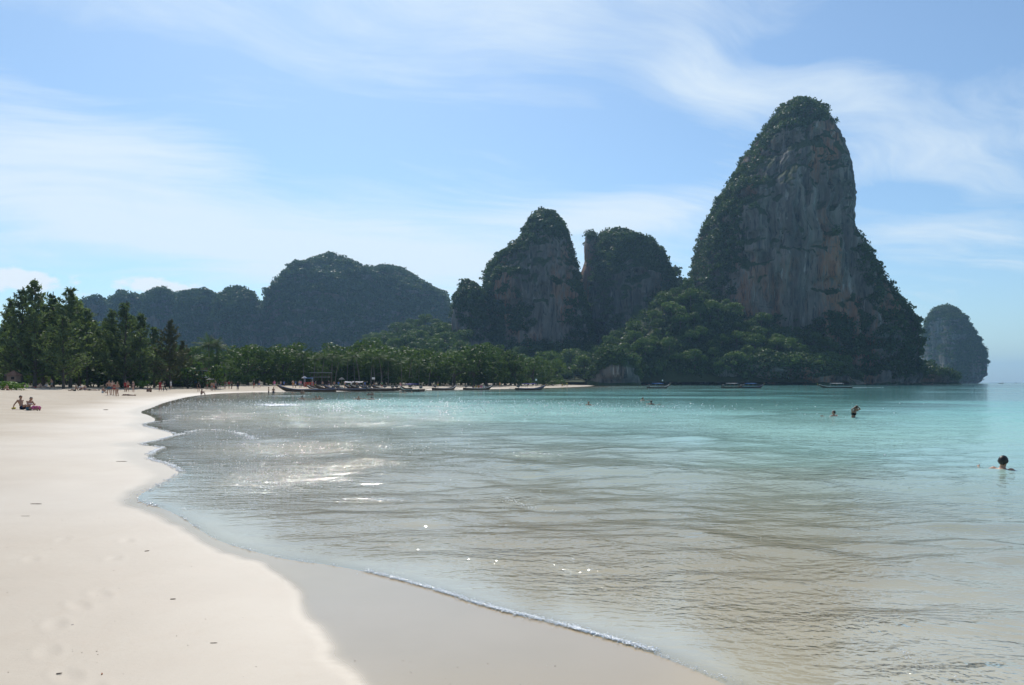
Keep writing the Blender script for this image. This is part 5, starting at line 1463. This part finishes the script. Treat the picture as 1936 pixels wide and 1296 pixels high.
# the couple sitting on the sand
person('lean_back', 42, 49.5, 75, 'person sitting on the sand, leaning back on the arms, in dark shorts', M_, 0, (0, 'hair'), 1.02)
person('sit_read', 54, 48.6, 70, 'person sitting bent forward over pink fabric on the sand', [('trunks', 'teal'), ('bikini_top', 'white')], 0, (0, 'hair'), 1.0)
x_ = (69 - CX) / F * 48.4
bm = bmesh.new()
for k in range(9): bm_ell(bm, (x_ - .22 + .055 * k, 48.32 + .05 * math.sin(k * 1.9), float(ground_z(x_, 48.4)[0]) + .20 + .05 * math.sin(k * 2.3)), (.07, .09, .06 + .03 * (k % 3)))
me = bm_done(bm, 'pink_towel'); ob = obj('beach_towel', me, DYE['pink'], smooth=True); tag(ob, 'crumpled pink towel on the lap of the bent-forward sitter', 'towel')
x_ = (25.5 - CX) / F * 49.9; gz = float(ground_z(x_, 49.9)[0])
bm = bmesh.new(); bm_ell(bm, (x_, 49.9, gz + .05), (.13, .10, .06)); bm_ell(bm, (x_ + .1, 49.86, gz + .07), (.08, .07, .06)); ob = obj('beach_bag', bm_done(bm, 'beach_bag'), DYE['yellow'], smooth=True)
tag(ob, 'small yellow bag under the hand of the leaning sitter', 'bag')
# walkers and standing groups on the sand
person('walk', 98, 126, -70, 'person in trunks walking alone to the left on the sand', [('trunks', 'grey')], 0, (1, 'hair'))
person('talk', 206, 98, 10, 'left person of the standing group, hand on the hip', [('trunks', 'teal')], 0, (1, 'hair'), 1.06)
person('stand', 212.5, 101, 170, 'rear person of the standing group, partly hidden', [('trunks', 'navy')], 2, (2, 'hair'), 1.05)
person('stand', 216, 97, 30, 'shorter person in the middle of the standing group', [('bikini_bottom', 'red'), ('bikini_top', 'red')], 0, (1, 'long_hair'), .96)
person('talk', 222, 96, -25, 'right person of the standing group, with fair hair', [('bikini_bottom', 'grey')], 0, (2, 'hair'), 1.02)
person('knees_up', 194, 108, 80, 'person sitting on the sand left of the standing group', [('trunks', 'white')], 0, (0, 'hair'))
person('lie', 243, 99, 80, 'person lying flat on the sand right of the standing group', [('bikini_bottom', 'black')], 1, (0, 'hair'))
person('stand', 237, 122, 160, 'person in a red shirt standing in the shade behind the group', [('shirt', 'red'), ('trunks', 'black')], 0, (1, 'hair'))
person('talk', 241.5, 123, 20, 'bare-chested person standing beside the one in a red shirt', [('trunks', 'red')], 0, (0, 'hair'))
person('stand', 252, 125, -30, 'fair-haired person standing alone in the shade of the pines', [('bikini_bottom', 'navy'), ('bikini_top', 'navy')], 2, (2, 'long_hair'))
person('walk', 303, 136, 10, 'walker in dark red clothes near the curve of the waterline', [('shirt', 'red'), ('trousers', 'red')], 1, (0, 'hair'), 1.03)
person('walk', 312, 135, -15, 'walker all in black beside the dark red one', [('shirt', 'black'), ('trousers', 'black')], 1, (0, 'hair'), 1.0)
person('stand', 375.5, 143, 180, 'person in a dark top with bare legs near the water', [('shirt', 'black'), ('trunks', 'black')], 2, (0, 'hair'))
person('knees_up', 380.5, 120, 100, 'person sitting at the very edge of the water', [('bikini_bottom', 'black')], 1, (0, 'hair'))
person('stand', 400.5, 150, 175, 'left one of two tanned people strolling by the water', [('trunks', 'grey')], 0, (1, 'hair'))
person('walk', 404, 151, 165, 'right one of two tanned people strolling by the water', [('trunks', 'red')], 0, (1, 'hair'))
person('stand', 449.5, 158, 20, 'dark thin figure standing alone on the sand before the wood', [('shirt', 'black'), ('trousers', 'navy')], 1, (0, 'hair'))
person('stand', 323, 150, 90, 'figure in white standing beside the beach bar', [('shirt', 'white'), ('trunks', 'white')], 2, (0, 'hair'))
# sunbathers along the shade line
for k, (px, D, po, fc, cl, sk, lab) in enumerate([
        (14, 108, 'lean_back', 60, [('trunks', 'red')], 0, 'sunbather leaning back before the bright green shrub'),
        (67, 132, 'lie', 85, [('trunks', 'red')], 0, 'sunbather lying leftmost along the shade line'),
        (76, 132, 'knees_up', 40, [('bikini_top', 'white'), ('bikini_bottom', 'white')], 2, 'sunbather in white sitting left of the lone walker'),
        (88, 131, 'knees_up', -20, [('shirt', 'white')], 2, 'sunbather in a white shirt just left of the lone walker'),
        (142, 118, 'lean_back', -70, [('trunks', 'black')], 1, 'sunbather propped up right of the lone walker'),
        (152, 121, 'knees_up', 50, [('shirt', 'white'), ('trunks', 'black')], 0, 'sunbather in white with black shorts in the shade line'),
        (161, 126, 'knees_up', 10, [('trunks', 'blue')], 0, 'sunbather in blue trunks facing the sea'),
        (169, 122, 'lie', 80, [('trunks', 'black')], 1, 'dark sunbather lying left of the sitting group'),
        (178, 123, 'lie', -85, [('bikini_bottom', 'red')], 0, 'sunbather with red bikini lying beside the dark one'),
        (279, 128, 'knees_up', 30, [('shirt', 'grey')], 1, 'left one of two small figures sitting in mid sand'),
        (285, 127, 'knees_up', -10, [('shirt', 'black')], 1, 'right one of two small figures sitting in mid sand')]):
    person(po, px, D, fc, lab, cl, sk, (k % 3 if k % 3 < 2 else 0, 'hair'), group='sunbathers along the shade')
# visitors round the bar, stalls and moored boats
VR = np.random.default_rng(91)
spots = [(392, 160, 'beside the parasols of the beach bar'), (408, 162, 'between the bar parasols and the pale round tree'), (415, 163, 'in front of the pale round tree'), (425, 164, 'right of the pale round tree'), (433, 163, 'at the foot of the tall dark tree'),
         (438, 165, 'in the shade of the tall dark tree'), (480, 172, 'in the shade left of the moored boats'), (490, 174, 'alone in the shade of the spreading tree'), (519, 172, 'by the bow of the leading moored boat'), (531, 173, 'behind the bow of the leading moored boat'), (537, 174, 'over the deck of the leading moored boat'),
         (554, 178, 'left of the white parasol at the stall'), (559, 180, 'close to the white parasol at the stall'), (566, 180, 'next to the white parasol at the stall'), (569, 182, 'right beside the pole of the stall parasol'), (590, 184, 'before the red drink stall'), (596, 183, 'right of the red drink stall'),
         (610, 186, 'in front of the open pavilion'), (622, 185, 'at the right post of the pavilion'), (632, 184, 'between the pavilion and the grey parasol'), (640, 183, 'beside the grey parasol'), (652, 184, 'under the pale awning'), (664, 184, 'right of the pale awning'),
         (675, 185, 'under the smaller awning'), (690, 186, 'left of the notice board'), (708, 188, 'below the notice board'), (722, 190, 'right of the notice board'), (757, 196, 'on the sand behind the violet canopy'), (822, 214, 'on the sand left of the small dark longtail'), (828, 215, 'right at the stern of the small dark longtail'),
         (945, 246, 'on the sand right of the passenger boat'), (1063, 300, 'at the far end of the sand, left one'), (1072, 305, 'at the far end of the sand, right one')]
cols = list(DYE)
for k, (px, D, wh) in enumerate(spots):
    dye = cols[int(VR.integers(len(cols)))]; d2 = cols[int(VR.integers(len(cols)))]
    po = ('stand', 'walk', 'talk')[k % 3]
    sh = k % 2 == 0
    person(po, px, D, VR.uniform(0, 360), ('beach visitor in a %s shirt ' % dye if sh else 'bare-chested beach visitor in %s trunks ' % d2) + wh, ([('shirt', dye)] if sh else []) + [('trunks', d2)], int(VR.integers(3)), (int(VR.integers(2)), 'hair'), VR.uniform(.94, 1.05), group='visitors by the boats and stalls')
# bathers: only what shows above the water matters for their height
def bather(pose, px, py, show, face, label, clothes, skin=0, hair=(0, 'hair'), h=1.0):
    D = EYE * F / (py - HY); top = (POSES[pose]['hed'].z + .12) * h
    return person(pose, px, D, face, label, clothes, skin, hair, h, z=show - top, group='bathers in the sea')
bather('crouch', 1895, 893, .345, 115, 'bather nearest the camera, dark head and shoulders above water at right', M_, 0, (0, 'hair'), 1.05)
bather('hair_wash', 1613, 790, .62, 40, 'bather standing waist-deep with both hands at the wet hair', W_, 1, (0, 'long_hair'), 1.0)
bather('crouch', 1577, 788, .33, -150, 'bather with only the head out, beside the one washing hair', M_, 0, (1, 'hair'))
for px, py, sh, lab, po in [(1113, 767, .34, 'lone bather in mid bay, only the head out', 'crouch'), (1215, 757.5, .32, 'far bather left of the swimming pair in mid bay', 'crouch'), (1231, 765.5, .36, 'bather right of the far one in mid bay', 'crouch'),
                            (571, 756, .42, 'bather with the shoulders out before the moored row', 'crouch'), (598, 756, .40, 'left one of a bathing pair before the moored row', 'crouch'), (604, 756, .46, 'right one of a bathing pair before the moored row', 'crouch'),
                            (678, 756.5, .45, 'bather before the middle of the moored row', 'crouch'), (703, 756, .36, 'bather before the right part of the moored row', 'crouch'), (697, 748, .5, 'left one of two bathers standing off the moored row', 'stand'),
                            (703.5, 748, .55, 'right one of two bathers standing off the moored row', 'stand'), (553, 744.5, .5, 'bather close under the hull of the leading boat', 'crouch'), (570, 744.6, .6, 'left one of two bathers at the hull of the leading boat', 'stand'),
                            (573.5, 744.4, .55, 'right one of two bathers at the hull of the leading boat', 'stand'), (508, 743.5, 1.05, 'left one of two waders left of the leading boat', 'stand'), (517, 743.4, 1.0, 'right one of two waders left of the leading boat', 'stand'),
                            (758, 743.5, .35, 'bather just left below the violet canopy boat', 'crouch'), (765.5, 744, .4, 'bather in front of the violet canopy boat', 'crouch'), (779, 743, .4, 'bather at the right below the violet canopy boat', 'crouch')]:
    bather(po, px, py, sh, VR.uniform(0, 360), lab, [('trunks', 'navy')] if po == 'stand' else M_, int(VR.integers(2)), (0, 'hair'))
# passengers of one longtail
for k in range(5):
    t = -1.6 + .85 * k; yaw = B4.rotation_euler.z
    wx, wy = B4.location.x + t * math.cos(yaw), B4.location.y + t * math.sin(yaw)
    pr = person('knees_up', 0, 1, 60 + 40 * k, '%s of the five passengers seated in the longtail, counted from its stern' % ('first', 'second', 'third', 'fourth', 'last')[k], [('shirt', cols[(k * 3 + 4) % len(cols)]), ('trunks', 'navy')], k % 2, (0, 'hair'), z=.35, group='boat passengers')
    pr.location = (wx, wy, .38)

# ------------------------------------------------------------------ things washed up on the sand
DRIFT = simple('driftwood', (0.17, 0.13, 0.10), .9, .1, .3, 14)
def bit(px, py, L, r, a, label, name, cat, mat, curve=.1, group=None):
    x_, y_ = ground_at(px, py, .15); z_ = float(ground_z(x_, y_)[0]); bm = bmesh.new(); pts = []
    for k in range(6):
        t = k / 5 - .5; pts.append((x_ + L * t * math.cos(a) - curve * L * math.sin(a) * (t * t), y_ + L * t * math.sin(a) + curve * L * math.cos(a) * t * t, z_ + r * .3))
    r *= .55
    bm_tube(bm, pts, [r * .5, r, r * .9, r * 1.05, r * .8, r * .35], 6); o = obj(name, bm_done(bm, name), mat, smooth=True); tag(o, label, cat, group)
bit(68, 938, .17, .012, .05, 'dark driftwood stick on the sand at the left', 'driftwood_stick', 'stick', DRIFT)
bit(278, 1019, .05, .010, .6, 'small dark husk between the stick and the wet sand', 'washed_up_husk', 'husk', DRIFT, .3)
bit(327, 1109, .045, .009, .2, 'small dark leaf bit in the middle of the near sand', 'washed_up_leaf', 'leaf', DRIFT, .3)
bit(404, 1187, .05, .006, .1, 'thin twig on the near sand right of the foot marks', 'twig', 'twig', DRIFT, .2)
bit(112, 1250, .035, .008, .4, 'brown husk at the lower left of the sand', 'washed_up_husk', 'husk', DRIFT, .3)
bit(193, 1249, .035, .008, 2.0, 'reddish leaf bit at the bottom of the sand', 'washed_up_leaf', 'leaf', simple('red_leaf', (.30, .12, .06), .8, .1), .4)
bit(200, 773, .30, .05, .4, 'dark clump of weed on the sand beyond the sitting couple', 'weed_clump', 'weed', DRIFT, .3)
bit(230, 862, .25, .014, .15, 'thin dark stick near the lobed water edge', 'driftwood_stick', 'stick', DRIFT, .1)
bit(48, 960, .12, .006, .1, 'thin pale twig just below the dark stick', 'twig', 'twig', simple('pale_twig', (.25, .19, .13), .9, .1), .1)
bit(137, 1158, .02, .007, .9, 'tiny shell bit on the near sand', 'shell_bit', 'shell', simple('shell', (.5, .42, .36), .5, .3), .4)

# ------------------------------------------------------------------ the air over the bay
bm = bmesh.new()
bm_box(bm, (0, 0, 115), (19400, 19400, 245))
m, gg, out = new_mat('haze_air')
pv = gg.n('ShaderNodeVolumePrincipled')
pv.inputs['Color'].default_value = (0.40, 0.69, 1.0, 1)
pv.inputs['Density'].default_value = 0.000115
pv.inputs['Anisotropy'].default_value = 0.35
m.node_tree.links.new(pv.outputs[0], out.inputs['Volume'])
tag(obj('haze', bm_done(bm, 'haze'), m), 'thin pale blue sea haze over the bay', kind='stuff')
